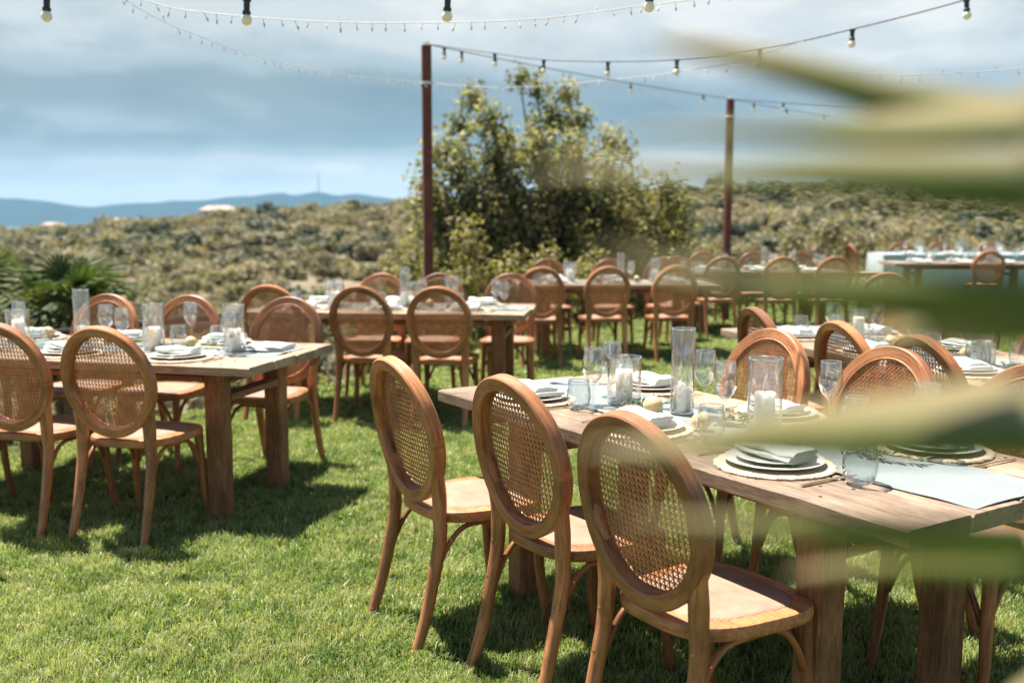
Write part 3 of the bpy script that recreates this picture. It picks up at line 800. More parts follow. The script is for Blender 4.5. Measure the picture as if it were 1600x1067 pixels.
B2 = [(-.151, 9.208, 2.875), (.266, 8.74, 2.751), (.749, 8.188, 2.655), (1.205, 7.665, 2.593), (1.677, 7.12, 2.576), (2.133, 6.603, 2.62), (2.605, 6.061, 2.69), (3.027, 5.582, 2.80)]
S2 = spline([P1] + B2 + [(3.7, 4.8, 3.0), (4.6, 3.8, 3.3)], 8)
string_lights('dark festoon cable swooping from the left post up to the top right corner', [tuple(p) for p in S2], B2)
P2 = (POST2[0], POST2[1], 3.08)
def sag(a, b, s, n=24): return [Vector(a).lerp(Vector(b), i/n) - Vector((0, 0, s*4*(i/n)*(1-i/n))) for i in range(n+1)]
S3 = sag(P1, P2, .028); string_lights('dark festoon cable stretched between the two rusty posts', S3, [S3[k] for k in (1, 2, 7, 14, 21)])
S4 = sag(P2, (POST3[0], POST3[1], 3.08), .09); string_lights('dark festoon cable running right from the thin far post', S4, [S4[k] for k in (3, 8, 13, 18)])
S5 = sag(P2, (8.6, 21.4, 3.2), .03); string_lights('faint festoon cable receding from the thin far post', S5, [S5[k] for k in (2, 5, 9, 14)])
S1 = spline([(-3.9, 4.5, 2.60), (-2.75, 4.55, 2.46), (-2.0, 4.55, 2.40), (-1.14, 4.55, 2.385), (-.275, 4.55, 2.40), (.594, 4.55, 2.44), (1.6, 4.5, 2.56), (3.2, 4.4, 2.85)], 8)
string_lights('nearest festoon cable along the very top of the view', [tuple(p) for p in S1], [(-2.75, 4.55, 2.46), (-2.0, 4.55, 2.40), (-1.14, 4.55, 2.385), (-.275, 4.55, 2.40), (.594, 4.55, 2.44), (1.6, 4.5, 2.56)], .0055)
DROP = None
def fairy(label, path, step, drop=.028, r=.0022):
    global DROP
    if DROP is None:
        mb = MB(); mb.tube([(0, 0, 0), (0, 0, -.022)], .0016, 5); mb.lathe([(.0015, -.02), (.0042, -.024), (.0042, -.034), (.001, -.040)], 6); DROP = mb.mesh('fairy_bulb', M_white_cable, 0)
    P = [Vector(p) for p in path]
    mb = MB(); mb.tube(P, r, 5); root = spawn([('cable', mb.mesh('fairy_cable', M_white_cable, 180), None)], 'fairy_lights', label, 'fairy lights', (0, 0, 0), 0, 'thin white fairy light strings')
    acc = 0; nxt = 0; cnt = 0
    for a, b in zip(P, P[1:]):
        L = (b-a).length
        while nxt <= acc + L:
            p = a.lerp(b, (nxt-acc)/L)
            up = random.random() < .12
            put('mini_bulb', DROP, p, Euler((random.uniform(-.5, .5) + (math.pi if up else 0), random.uniform(-.5, .5), 0)), root, random.uniform(.8, 1.25)); nxt += step*random.uniform(.8, 1.2); cnt += 1
        acc += L
TIE1 = (POST1[0], POST1[1]-.05, 2.718); TIE2 = (POST2[0], POST2[1]-.05, 2.836)
F1 = spline([(-2.5, 3.6, 3.05), (-2.029, 5.413, 2.587), (-1.817, 6.228, 2.502), (-1.598, 7.089, 2.496), (-1.238, 8.45, 2.577), TIE1], 6)
fairy('white fairy lights sagging from upper left to the left post', [tuple(p) for p in F1], .13)
F2 = spline([TIE1, (0, 9.04, 2.564), (.969, 7.934, 2.508), (1.551, 7.27, 2.519), (1.9, 6.86, 2.59)], 6)
fairy('white fairy lights rising from the left post to the swooping cable', [tuple(p) for p in F2], .11)
F3 = spline([(1.40, 12.56, 3.04), (1.937, 13.18, 2.892), (2.554, 13.888, 2.836), TIE2, (3.861, 14.639, 2.841), (4.527, 14.759, 2.834), (9.2, 15.55, 2.85)], 6)
fairy('white fairy lights dropping to the thin far post and beyond', [tuple(p) for p in F3], .11)
F4 = spline([(-2.4, 5.0, 2.68), (-1.725, 5.0, 2.465), (-1.454, 5.0, 2.413), (-.91, 5.0, 2.371), (-.303, 5.0, 2.366), (.182, 5.0, 2.389), (.606, 5.0, 2.442), (.847, 5.0, 2.471), (1.8, 5.0, 2.62), (3.0, 5.0, 2.95)], 6)
fairy('nearest fairy lights with tiny drops across the top of the view', [tuple(p) for p in F4], .075)
F5 = spline([(1.3, 6.3, 2.36), (1.861, 6.1, 2.292), (2.234, 6.1, 2.271), (2.606, 6.1, 2.285), (2.976, 6.1, 2.314), (4.2, 6.0, 2.45)], 6)
fairy('fairy lights crossing behind the palm leaf at upper right', [tuple(p) for p in F5], .12)

# ------------------------------------------------------------------ chairs
def chair_parts():
    rake = math.tan(R(11)); YB0 = -.205
    def by(z): return YB0 - max(0, z-.44)*rake
    CZ, RX, RZ = .730, .2105, .233
    tilt = R(11)
    def ring_pt(t, rx=RX, rz=RZ, dy=0):
        x = rx*math.cos(t); zz = rz*math.sin(t); z = CZ + zz*math.cos(tilt)*1.01
        # slight curve of the back around the sitter
        return Vector((x, by(z) + dy + .045*(x/RX)**2*.45, z))
    P = []
    mb = MB(); n = 56
    # ring: (radial, depth)
    path = [ring_pt(2*math.pi*k/n) for k in range(n)]
    nrmref = Vector((0, -math.cos(tilt), -math.sin(tilt)))
    r = .10; prof = [(-.5, -.5+r), (-.5+r, -.5), (.5-r, -.5), (.5, -.5+r), (.5, .5-r), (.5-r, .5), (-.5+r, .5), (-.5, .5-r)]
    mb.sweep(path, (.043, .047), nrmref, True, prof)
    P.append(('back_ring', mb.mesh('chair_back_ring', M_chair), None))
    mb = MB(); path = [ring_pt(2*math.pi*k/n, RX-.0205, RZ-.0205, .0225) for k in range(n)]
    mb.tube(path, .0045, 6, nrmref, True)
    P.append(('cane_beading', mb.mesh('cane_beading', M_cane, 180), 0))
    # cane webbing: strands in vertical and horizontal pairs with both diagonals
    mb = MB(); ax, az = RX-.016, RZ-.016; pitch = .0172; sw = .0020; dyc = .0175
    def surf(x, zz, off):
        z = CZ + zz*math.cos(tilt)*1.01; return Vector((x, by(z) + dyc + off + .045*(x/RX)**2*.45, z))
    def strand(p, q, off):
        d = (Vector((*q, 0))-Vector((*p, 0))); L = d.length
        if L < .012: return
        s = Vector((-d.y, d.x, 0))/L*(sw/2); m = max(1, int(L/.06)); vs = []; fs = []
        for i in range(m+1):
            c = Vector((*p, 0)) + d*(i/m)
            for sg in (-1, 1):
                for o2 in (off-.0006, off+.0006): vs.append(surf(c.x+sg*s.x, c.y+sg*s.y, o2))
        for i in range(m):
            b = 4*i; fs += [(b, b+4, b+6, b+2), (b+1, b+3, b+7, b+5), (b, b+1, b+5, b+4), (b+2, b+6, b+7, b+3)]
        mb.add(vs, fs)
    k = int(ax/pitch)+1
    for i in range(-k, k+1):
        for o in (-.0017, .0017):
            x = i*pitch+o
            if abs(x) < ax: h = az*math.sqrt(1-(x/ax)**2); strand((x, -h), (x, h), -.0009)
    k = int(az/pitch)+1
    for i in range(-k, k+1):
        for o in (-.0017, .0017):
            z = i*pitch+o
            if abs(z) < az: w = ax*math.sqrt(1-(z/az)**2); strand((-w, z), (w, z), .0004)
    for sg in (-1, 1):
        for i in range(-40, 41):
            c = i*pitch           # z = sg*x + c
            A = 1/ax**2 + 1/az**2; B = 2*sg*c/az**2; Cc = c*c/az**2 - 1; disc = B*B-4*A*Cc
            if disc <= 0: continue
            x0 = (-B-math.sqrt(disc))/(2*A); x1 = (-B+math.sqrt(disc))/(2*A)
            strand((x0, sg*x0+c), (x1, sg*x1+c), .0018 if sg > 0 else .003)
    P.append(('cane_back', mb.mesh('cane_back', M_cane, 0), None))
    # seat: rounded frame with woven panel
    def outline(s, n=48):
        o = []
        for k in range(n):
            t = 2*math.pi*k/n; c, sn = math.cos(t), math.sin(t); e = .62
            x = math.copysign(abs(c)**e, c); y = math.copysign(abs(sn)**e, sn)
            w = .218 + .022*y
            o.append((x*w*s, y*.222*s + .005))
        return o
    mb = MB(); n = 48
    rings = [(.955, .425), (.99, .430), (1.0, .440), (1.0, .452), (.985, .462), (.95, .4655), (.80, .4655), (.785, .462)]
    vs = []; fs = []
    for (s, z) in rings: vs += [(x, y, z) for x, y in outline(s)]
    for i in range(len(rings)-1):
        for k in range(n): l = (k+1) % n; fs.append((i*n+k, i*n+l, (i+1)*n+l, (i+1)*n+k))
    fs.append(tuple(range(n))[::-1]); mb.add(vs, fs); P.append(('seat_frame', mb.mesh('seat_frame', M_chair, 40), None))
    mb = MB(); rings = [(.795, .4625), (.78, .4672), (.72, .4690), (.55, .4715), (.28, .4735)]; vs = []; fs = []
    for (s, z) in rings: vs += [(x, y, z) for x, y in outline(s)]
    for i in range(len(rings)-1):
        for k in range(n): l = (k+1) % n; fs.append((i*n+k, i*n+l, (i+1)*n+l, (i+1)*n+k))
    fs.append(tuple((len(rings)-1)*n+k for k in range(n))); mb.add(vs, fs); P.append(('seat_panel', mb.mesh('seat_panel', M_pad, 180), None))
    # rear legs flow up into the ring
    for sx in (-1, 1):
        mb = MB()
        pts = [(.186, -.312, 0, .031, .033), (.184, -.276, .10, .036, .037), (.181, -.240, .24, .042, .041), (.179, -.212, .38, .048, .043), (.175, by(.46)-.001, .46, .054, .044), (.174, by(.53)+.012, .53, .058, .044), (.180, by(.60)+.015, .60, .054, .043), (.194, by(.67)+.0175, .67, .042, .041), (.2045, by(.72)+.019, .72, .014, .034)]
        q = spline(pts, 3)
        mb.sweep([(sx*a[0], a[1], a[2]) for a in q], [(a[3], a[4]) for a in q], (0, -1, 0.02))
        P.append(('leg', mb.mesh('rear_leg', M_chair, 50), None)); li = len(P)-1
        bm_ = MB()
        for zb, yy in ((.415, -.2285), (.30, -.2455)):
            bm_.lathe([(0, .0018), (.0032, .0014), (.0046, 0), (.0046, -.004)], 10)
            N0 = len(bm_.v) - 40
            for k in range(N0, len(bm_.v)):
                x, y, z = bm_.v[k]; bm_.v[k] = (sx*.1795 + x, yy - .0035 - z, zb + y)
        P.append(('bolt', bm_.mesh('bolt', M_steel, 40), li))
    for sx in (-1, 1):
        mb = MB(); q = spline([(.178, .165, .435, .042, .040), (.182, .176, .30, .038, .036), (.190, .190, .14, .032, .031), (.198, .212, 0, .027, .027)], 3)
        mb.sweep([(sx*a[0], a[1], a[2]) for a in q], [(a[3], a[4]) for a in q], (0, -1, 0.02))
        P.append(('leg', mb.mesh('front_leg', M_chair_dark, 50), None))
    # bent arch braces under the seat on all four sides
    def arch(a, b, top):
        a, b = Vector(a), Vector(b); up = Vector((0, 0, 1)); d = (b-a); m = MB()
        A1 = a + d*.36; B1 = a + d*.64; A1.z = B1.z = top
        pa = bez(a, a + d*.10 + up*(top-a.z)*.65, A1 - d*.16, A1, 8); pb = bez(B1, B1 + d*.16, b - d*.10 + up*(top-b.z)*.65, b, 8)
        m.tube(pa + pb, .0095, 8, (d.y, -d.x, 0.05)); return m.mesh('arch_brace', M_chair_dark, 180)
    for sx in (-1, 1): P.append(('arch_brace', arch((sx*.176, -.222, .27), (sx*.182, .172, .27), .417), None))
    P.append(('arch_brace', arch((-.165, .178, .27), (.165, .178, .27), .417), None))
    return P
CH = chair_parts()
CATC = 'chair'
def chair(x, y, face, label, group):
    """x, y: where the middle of the back stands; face: direction (dx, dy) the sitter looks"""
    f = Vector(face).normalized(); a = math.atan2(f.y, f.x) - math.pi/2
    ox, oy = x + f.x*.255, y + f.y*.255
    spawn(CH, 'cane_chair', label, CATC, (ox, oy, 0), a, group)
class Frame:
    def __init__(s, cx, cy, X): s.c = Vector((cx, cy)); s.X = Vector(X).normalized(); s.Y = Vector((-s.X.y, s.X.x)); s.a = math.atan2(s.X.y, s.X.x)
    def p(s, x, y): return s.c + s.X*x + s.Y*y
    def dir(s, dx, dy): return s.X*dx + s.Y*dy

# ------------------------------------------------------------------ tables
TOP = .770
def plank_mesh(L, W, T, seed):
    r = random.Random(seed); mb = MB(); n = 14
    ya = [-W/2 + r.uniform(0, .004) for _ in range(n+1)]; yb = [W/2 - r.uniform(0, .004) for _ in range(n+1)]
    e0, e1 = r.uniform(0, .012), r.uniform(0, .012); vs = []; gs = []; c = .004
    off = r.uniform(0, 40)
    for i in range(n+1):
        x = -L/2 + e0 + (L-e0-e1)*i/n; z = r.uniform(-.0012, .0012)
        xa = x + (r.uniform(-.006, .006) if i in (0, n) else 0)
        k = r.uniform(.7, 1.8)
        pr = [(ya[i], -T), (yb[i], -T), (yb[i], -c*k), (yb[i]-c*k, z), (0, z+.0006), (ya[i]+c*k, z), (ya[i], -c*k)]
        for (yy, zz) in pr: vs.append((xa, yy, zz)); gs.append((xa+off, yy, zz))
    m = 7; fs = []
    for i in range(n):
        for k in range(m): l = (k+1) % m; fs.append((i*m+k, (i+1)*m+k, (i+1)*m+l, i*m+l))
    fs.append(tuple(range(m))); fs.append(tuple(n*m+k for k in range(m))[::-1])
    mb.add(vs, fs, gs); return mb.mesh('table_plank', M_table, 30)
def beam(L, a, b, axis, seed, mat=None):
    """roughly sawn beam along axis 0 x, 1 y, 2 z"""
    r = random.Random(seed); mb = MB(); n = 6; path = []; sec = []
    for i in range(n+1):
        t = -L/2 + L*i/n; p = [r.uniform(-.0015, .0015)]*3; p[axis] = t; path.append(p); sec.append((a*r.uniform(.98, 1.02), b*r.uniform(.98, 1.02)))
    q = .42
    prof = [(-.5, -q), (-q, -.5), (q, -.5), (.5, -q), (.5, q), (q, .5), (-q, .5), (-.5, q)]
    mb.sweep(path, sec, (0, 1, 0) if axis != 1 else (1, 0, 0), False, prof)
    return mb.mesh('beam', mat or M_beam, 30)
def table_parts(L, W, seed, np_=4, inset=.36):
    P = []; ws = [W/np_*k for k in (1.06, .95, 1.04, .95)][:np_] if np_ == 4 else [W/np_]*np_
    y = -W/2
    for i, w in enumerate(ws):
        nb = MB()
        for sx in (-1, 1):
            for dx, dy in ((.088, -.27), (.088, .27), (.02, .02)):
                nb.lathe([(.0052, -.001), (.0048, .0022), (.0, .0026)], 8, (sx*(L/2-inset+dx) + random.uniform(-.008, .008), dy*w + random.uniform(-.01, .01), 0))
        P.append(('tabletop_plank', plank_mesh(L, w-.004, .042, seed+i), None, (random.uniform(-.006, .006), y+w/2, TOP - random.uniform(0, .002)))); P.append(('nail_heads', nb.mesh('nail_heads', M_rail, 40), len(P)-1)); y += w
    h = TOP-.044
    for sx in (-1, 1):
        for sy in (-1, 1):
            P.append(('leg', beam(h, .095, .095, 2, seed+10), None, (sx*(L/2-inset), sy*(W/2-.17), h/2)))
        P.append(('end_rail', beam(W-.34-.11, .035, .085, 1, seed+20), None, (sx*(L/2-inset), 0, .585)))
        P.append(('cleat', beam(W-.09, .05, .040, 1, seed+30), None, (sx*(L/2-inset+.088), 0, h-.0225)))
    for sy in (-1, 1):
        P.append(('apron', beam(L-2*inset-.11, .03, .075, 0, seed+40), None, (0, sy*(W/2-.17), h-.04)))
    return P
TABS = {}
def table(key, fr, L, W, seed, label, inset=.36):
    spawn(table_parts(L, W, seed, 4, inset), 'plank_table', label, 'table', (fr.c.x, fr.c.y, 0), fr.a, 'reclaimed plank dining tables')
    TABS[key] = (fr, L, W)
def corner_frame(cx, cy, X, L, W, right=False):
    """frame from the near-side left corner (or right corner)"""
    X = Vector(X).normalized(); Y = Vector((-X.y, X.x)); s = -1 if right else 1
    c = Vector((cx, cy)) + X*(s*L/2) + Y*(W/2); return Frame(c.x, c.y, X)
f1 = corner_frame(-.298, 4.022, (.534, -.845), 2.18, .87); table('T1', f1, 2.18, .87, 100, 'weathered plank table in the right foreground, bare end nearest the camera', .38)
f0 = corner_frame(-1.192, 4.615, (.969, -.248), 2.1, .93, True); table('T0', f0, 2.1, .93, 200, 'weathered plank table in the left foreground', .27)
f2 = corner_frame(.10, 7.22, (.9925, -.115), 2.1, .90, True); table('T2', f2, 2.1, .90, 300, 'plank table in the middle, just in front of the left rusty post', .22)
f3 = Frame(1.08, 10.9, (.996, .06)); table('T3', f3, 2.1, .90, 400, 'plank table behind the middle table, in front of the bushy tree', .3)
f4 = Frame(3.15, 13.2, (1, .05)); table('T4', f4, 2.1, .90, 500, 'plank table in front of the thin far post', .3)
f5 = corner_frame(1.28, 6.30, (.27, -.963), 2.6, .90); table('T5', f5, 2.6, .90, 600, 'plank table behind the right foreground table, half hidden by palm leaf', .4)
f6 = Frame(6.85, 15.7, (1, -.08)); table('T6', f6, 2.2, .90, 700, 'bare edged plank table at far right before the cloth covered table', .4)
f7 = Frame(8.6, 19.4, (1, -.03)); table('T7', f7, 3.4, .90, 800, 'far right table fully covered by a pale cloth', .4)

# chairs by the tables
def ch(key, items, jit=4):
    for (x, y, lab) in items:
        fr = TABS[key][0]; p = fr.p(x, y); s = -1 if y > 0 else 1
        d = fr.dir(0, s); a = R(random.uniform(-jit, jit)); d = Vector((d.x*math.cos(a)-d.y*math.sin(a), d.x*math.sin(a)+d.y*math.cos(a)))
        chair(p.x, p.y, d, lab, 'oval cane back chairs round the tables')
ch('T1', [(-.65, -.80, 'cane back chair farthest from camera on the left side of right foreground table'), (-.10, -.69, 'middle of three cane back chairs lined up at the right foreground table'), (.55, -.75, 'nearest cane back chair, partly veiled by a blurred palm leaf')], 1.5)
ch('T1', [(-.58, .865, 'cane back chair facing us behind the tall candle vases of right foreground table'), (.08, .785, 'cane back chair facing us behind the right foreground wine glass'), (.63, .79, 'cane back chair on right foreground table hidden behind palm leaf')], 3)
ch('T0', [(.515, -.765, 'cane back chair seen from behind at the right end of left foreground table'), (-.02, -.76, 'cane back chair cut by the left edge of the picture'), (-.62, -.76, 'cane back chair outside left edge at left foreground table')], 2)
ch('T0', [(.57, .86, 'rightmost chair facing us across the left foreground table'), (-.08, .84, 'chair facing us across left foreground table, behind the single wine glass'), (-.62, .80, 'chair facing us across left foreground table, behind the tall narrow vase')], 3)
ch('T2', [(.47, -.70, 'right front chair of the middle table, back towards us'), (-.09, -.68, 'front chair of the middle table, second from the right'), (-.75, -.66, 'dark front chair of middle table half hidden by a nearer chair')], 4)
ch('T2', [(.78, .92, 'rightmost chair facing us across the middle table'), (.18, .86, 'chair facing us across middle table under the rusty post'), (-.30, .80, 'chair facing us across middle table left of the rusty post')], 5)
ch('T3', [(-.86, -1.02, 'left front chair of the table before the bushy tree'), (-.2, -.90, 'centre front chair of the table before the bushy tree'), (.48, -.84, 'right front chair of the table before the bushy tree')], 4)
ch('T3', [(-.62, .86, 'left chair facing us across the table before the bushy tree'), (.1, .86, 'centre chair facing us across the table before the bushy tree'), (.72, .92, 'right chair facing us across the table before the bushy tree'), (.98, 1.35, 'spare chair behind the right end of the table before the tree')], 6)
ch('T4', [(-.65, -.78, 'left front chair of the table by the thin far post'), (.06, -.85, 'centre front chair of the table by the thin far post'), (.72, -.80, 'right front chair of the table by the thin far post')], 5)
ch('T4', [(-.5, .82, 'left chair facing us at the table by the thin far post'), (.2, .82, 'centre chair facing us at the table by the thin far post'), (.85, .84, 'right chair facing us at the table by the thin far post')], 5)
ch('T5', [(-.435, -.65, 'farthest chair on the near side of the half hidden right table'), (.343, -.65, 'middle chair on the near side of the half hidden right table'), (.91, -.65, 'nearest chair on the near side of the half hidden right table')], 2)
ch('T5', [(-1.15, .70, 'far side chair at the far end of the half hidden right table'), (-.5, .72, 'far side chair at the centre of the half hidden right table'), (.14, .70, 'far side chair at the right picture edge, cane showing')], 4)
ch('T6', [(.12, -.85, 'front chair of the bare edged far right table')], 5)
ch('T7', [(-.95, .85, 'left of three chairs facing us behind the cloth covered table'), (-.2, .85, 'middle of three chairs facing us behind the cloth covered table'), (.75, .85, 'right of three chairs facing us behind the cloth covered table')], 4)
chair(6.05, 18.3, (1, .12), 'pale chair seen from the side at left end of the cloth covered table', 'oval cane back chairs round the tables')
chair(3.2, 8.75, (.1, 1), 'lone chair on the lawn beyond the half hidden right table', 'oval cane back chairs round the tables')

# ------------------------------------------------------------------ tableware
def disc(n, z, seed, r0, rough, name, mat):
    r = random.Random(seed); mb = MB(); k = 60; vs = []; fs = []
    rings = [(1.0, 0.001), (1.0, .004), (.985, .0065), (.95, .0075), (.6, .007), (.25, .0068)]
    wob = [r0*(1 + r.uniform(-rough, rough)) for _ in range(k)]
    for q, (s, zz) in enumerate(rings):
        for i in range(k):
            a = 2*math.pi*i/k; w = (wob[i] if q < 3 else r0)*s; vs.append((w*math.cos(a), w*math.sin(a), zz + (r.uniform(-.0012, .0012) if q < 4 else 0)))
    for q in range(len(rings)-1):
        for i in range(k): j = (i+1) % k; fs.append((q*k+i, q*k+j, (q+1)*k+j, (q+1)*k+i))
    fs.append(tuple((len(rings)-1)*k+i for i in range(k))); mb.add(vs, fs)
    for i in range(26):
        a = r.random()*6.283; l = r.uniform(.008, .028); b = a + r.uniform(-.8, .8)
        p = Vector((r0*.985*math.cos(a), r0*.985*math.sin(a), .005)); q = p + Vector((math.cos(b)*l, math.sin(b)*l, r.uniform(0, .007)))
        mb.tube([p, p.lerp(q, .5)+Vector((0, 0, .003)), q], .0008, 4)
    return mb.mesh(name, mat, 40)
CHARGER = [disc(0, 0, s, .165, .018, 'charger_mat', M_jute) for s in range(3)]
def plate_mesh(r, h):
    mb = MB(); mb.lathe([(0, .001), (r*.55, .001), (r*.62, .004), (r*.80, h*.55), (r*.99, h), (r, h+.002), (r*.985, h+.0035), (r*.80, h*.55+.0045), (r*.60, .0075), (0, .007)], 48); return mb.mesh('plate', M_plate, 60)
PLATE, SIDEPLATE = plate_mesh(.137, .013), plate_mesh(.108, .013)
def napkin_mesh(seed, L=.20, W=.105):
    """a linen napkin folded in several layers, soft and a little skewed"""
    r = random.Random(seed); mb = MB(); nx, ns = 16, 12
    for q in range(2):
        T = .0165 - q*.002; z0 = .0005 + q*.0135; sk = r.uniform(-.12, .12); w = W*(1-.12*q)*r.uniform(.94, 1.04); dx = r.uniform(-.008, .008); dy = r.uniform(-.008, .008)
        ph = [r.uniform(0, 6.28) for _ in range(4)]; vs = []; fs = []
        prof = []
        for k in range(ns):
            a = 2*math.pi*k/ns; c, s = math.cos(a), math.sin(a)
            prof.append((math.copysign(abs(c)**.45, c)*.5, math.copysign(abs(s)**.7, s)*.5))
        for i in range(nx+1):
            x = (i/nx-.5)*L*(1-.03*q); wd = w*(1 + .05*math.sin(9*x/L+ph[0])); th = T*(1 + .25*math.sin(13*x/L+ph[1]))
            for (a, b) in prof:
                y = a*wd; zz = b*th + T/2 + z0 + .0032*math.sin(x*38+ph[2]+a*3) *(1 if q else .3) + .0022*math.cos(a*9+ph[3]+x*12)*(q > 0)
                rr = sk*x
                vs.append((x+dx, y+dy+rr, max(.0003, zz)))
        m = ns
        for i in range(nx):
            for k in range(m): l = (k+1) % m; fs.append((i*m+k, (i+1)*m+k, (i+1)*m+l, i*m+l))
        fs.append(tuple(range(m))); fs.append(tuple(nx*m+k for k in range(m))[::-1]); mb.add(vs, fs)
    return mb.mesh('napkin', M_napkin, 60)
NAP = [napkin_mesh(s) for s in range(5)]
def lip(mb, r, z, q, n=32):
    mb.tube([(r*math.cos(2*math.pi*k/n), r*math.sin(2*math.pi*k/n), z) for k in range(n)], q, 6, (0.001, 0.002, 1), True)
def wine_mesh():
    mb = MB(); t = .0011
    outer = [(.0335, .0008), (.034, .0022), (.022, .0042), (.008, .0075), (.0042, .014), (.0036, .040), (.0038, .070), (.0065, .080), (.018, .090), (.031, .106), (.0385, .126), (.0405, .146), (.039, .170), (.0355, .196), (.0335, .208)]
    inner = [(r-t, z) for r, z in outer[:-8:-1]]
    prof = [(0, .0008)] + outer + [(.0330, .2088)] + inner + [(.006, .084), (0, .083)]
    mb.lathe(prof, 28); mb.cm = 1; lip(mb, .0330, .2085, .0014); return mb.mesh('wine_glass', [M_glass, M_lip], 60)
def tumbler_mesh():
    mb = MB(); t = .0014
    outer = [(.026, .001), (.031, .003), (.0385, .016), (.0435, .036), (.0445, .052), (.0425, .075), (.0385, .098), (.0375, .104)]
    inner = [(r-t, z) for r, z in outer[:1:-1]]
    mb.lathe([(0, .002)] + outer + [(.0365, .1048)] + inner + [(.028, .010), (0, .008)], 28); mb.cm = 1; lip(mb, .0368, .1045, .0016); return mb.mesh('tumbler', [M_tumbler, M_lip], 60)
def vase_parts(r, h, cr, ch_):
    mb = MB(); t = .0022
    mb.lathe([(0, .001), (r*.96, .001), (r, .005), (r, h-.002), (r-.0008, h), (r-t, h-.001), (r-t, .010), (r*.9, .007), (0, .007)], 36); mb.cm = 1; lip(mb, r-.0011, h, .0022)
    return mb.mesh('glass_vase', [M_glass, M_lip], 50)
def candle_meshes(r, h):
    mb = MB(); mb.lathe([(0, .0), (r*.98, 0), (r, .002), (r, h-.004), (r*.95, h), (r*.8, h-.001), (r*.35, h-.005), (0, h-.005)], 28); c = mb.mesh('pillar_candle', M_wax, 50)
    mb = MB(); mb.tube([(0, 0, h-.006), (.0005, 0, h+.004), (.002, .001, h+.010)], .0011, 5); w = mb.mesh('candle_wick', M_wick, 180)
    return c, w
VASE = {'short': (vase_parts(.062, .17, 0, 0), candle_meshes(.031, .115)), 'tall': (vase_parts(.041, .295, 0, 0), candle_meshes(.029, .105)), 'medium': (vase_parts(.054, .235, 0, 0), candle_meshes(.033, .122))}
WINE, TUMB = wine_mesh(), tumbler_mesh()
def fruit_mesh(seed):
    r = random.Random(seed); mb = MB(); pr = []
    for k in range(13):
        a = math.pi*k/12; rr = .031*math.sin(a)*(1+.06*math.cos(a)); pr.append((max(0, rr), .029 - .029*math.cos(a) - (.004 if k == 12 else 0)))
    mb.lathe(pr, 20); b = mb.mesh('fruit_body', M_fruit, 180)
    mb = MB(); mb.tube([(0, 0, .052), (.001, .001, .060), (.004, .002, .066)], .0016, 5); return b, mb.mesh('fruit_stem', M_stem, 180)
FRUIT = fruit_mesh(1)
def sprig_meshes(seed, L=.20, n=26):
    r = random.Random(seed); mb = MB(); path = [Vector((-L/2 + L*i/8, .016*math.sin(i*.9+seed), .008+.010*math.sin(i/8*math.pi))) for i in range(9)]
    mb.tube(path, .0014, 5); st = mb.mesh('sprig_stem', M_stem, 180)
    mb = MB()
    for i in range(n):
        t = i/n*8; k = int(t); p = path[k].lerp(path[k+1], t-k); a = r.choice((-1, 1))*r.uniform(.35, 1.1); l = r.uniform(.032, .055); up = r.uniform(-.1, .75)
        d = Vector((math.cos(a), math.sin(a), up)).normalized(); s = d.cross(Vector((0, 0, 1))).normalized()*(l*.13)
        q = p + d*l*.5; e = p + d*l - Vector((0, 0, l*.12))
        for v in (q, e):
            if v.z < .003: v.z = .003
        mb.add([p, q-s, q+Vector((0, 0, -.002)), q+s, e], [(0, 1, 2), (0, 2, 3), (1, 4, 2), (2, 4, 3)])
    return st, mb.mesh('sprig_leaves', M_olive, 0)
SPRIG = [sprig_meshes(s, .20 + .03*s, 34) for s in range(3)]
def fork_mesh():
    mb = MB(); mb.sweep([(-.095, 0, .002), (-.05, 0, .0035), (.02, 0, .004), (.05, 0, .003)], [(.010, .0022), (.008, .0025), (.0045, .0028), (.012, .002)], (0, 0, 1))
    for k in range(4):
        y = -.0082+.00545*k; mb.sweep([(.048, y*.7, .003), (.062, y, .0015), (.095, y, .0045)], [(.003, .0018)]*2+[(.0016, .0012)], (0, 0, 1))
    return mb.mesh('fork', M_gold, 50)
def knife_mesh():
    mb = MB(); mb.sweep([(-.11, 0, .003), (-.05, 0, .0035), (0, 0, .003), (.015, .001, .0025), (.07, .001, .0022), (.105, -.004, .002)], [(.010, .005), (.009, .005), (.008, .004), (.015, .0016), (.016, .0014), (.004, .0012)], (0, 0, 1)); return mb.mesh('knife', M_gold, 50)
FORK, KNIFE = fork_mesh(), knife_mesh()

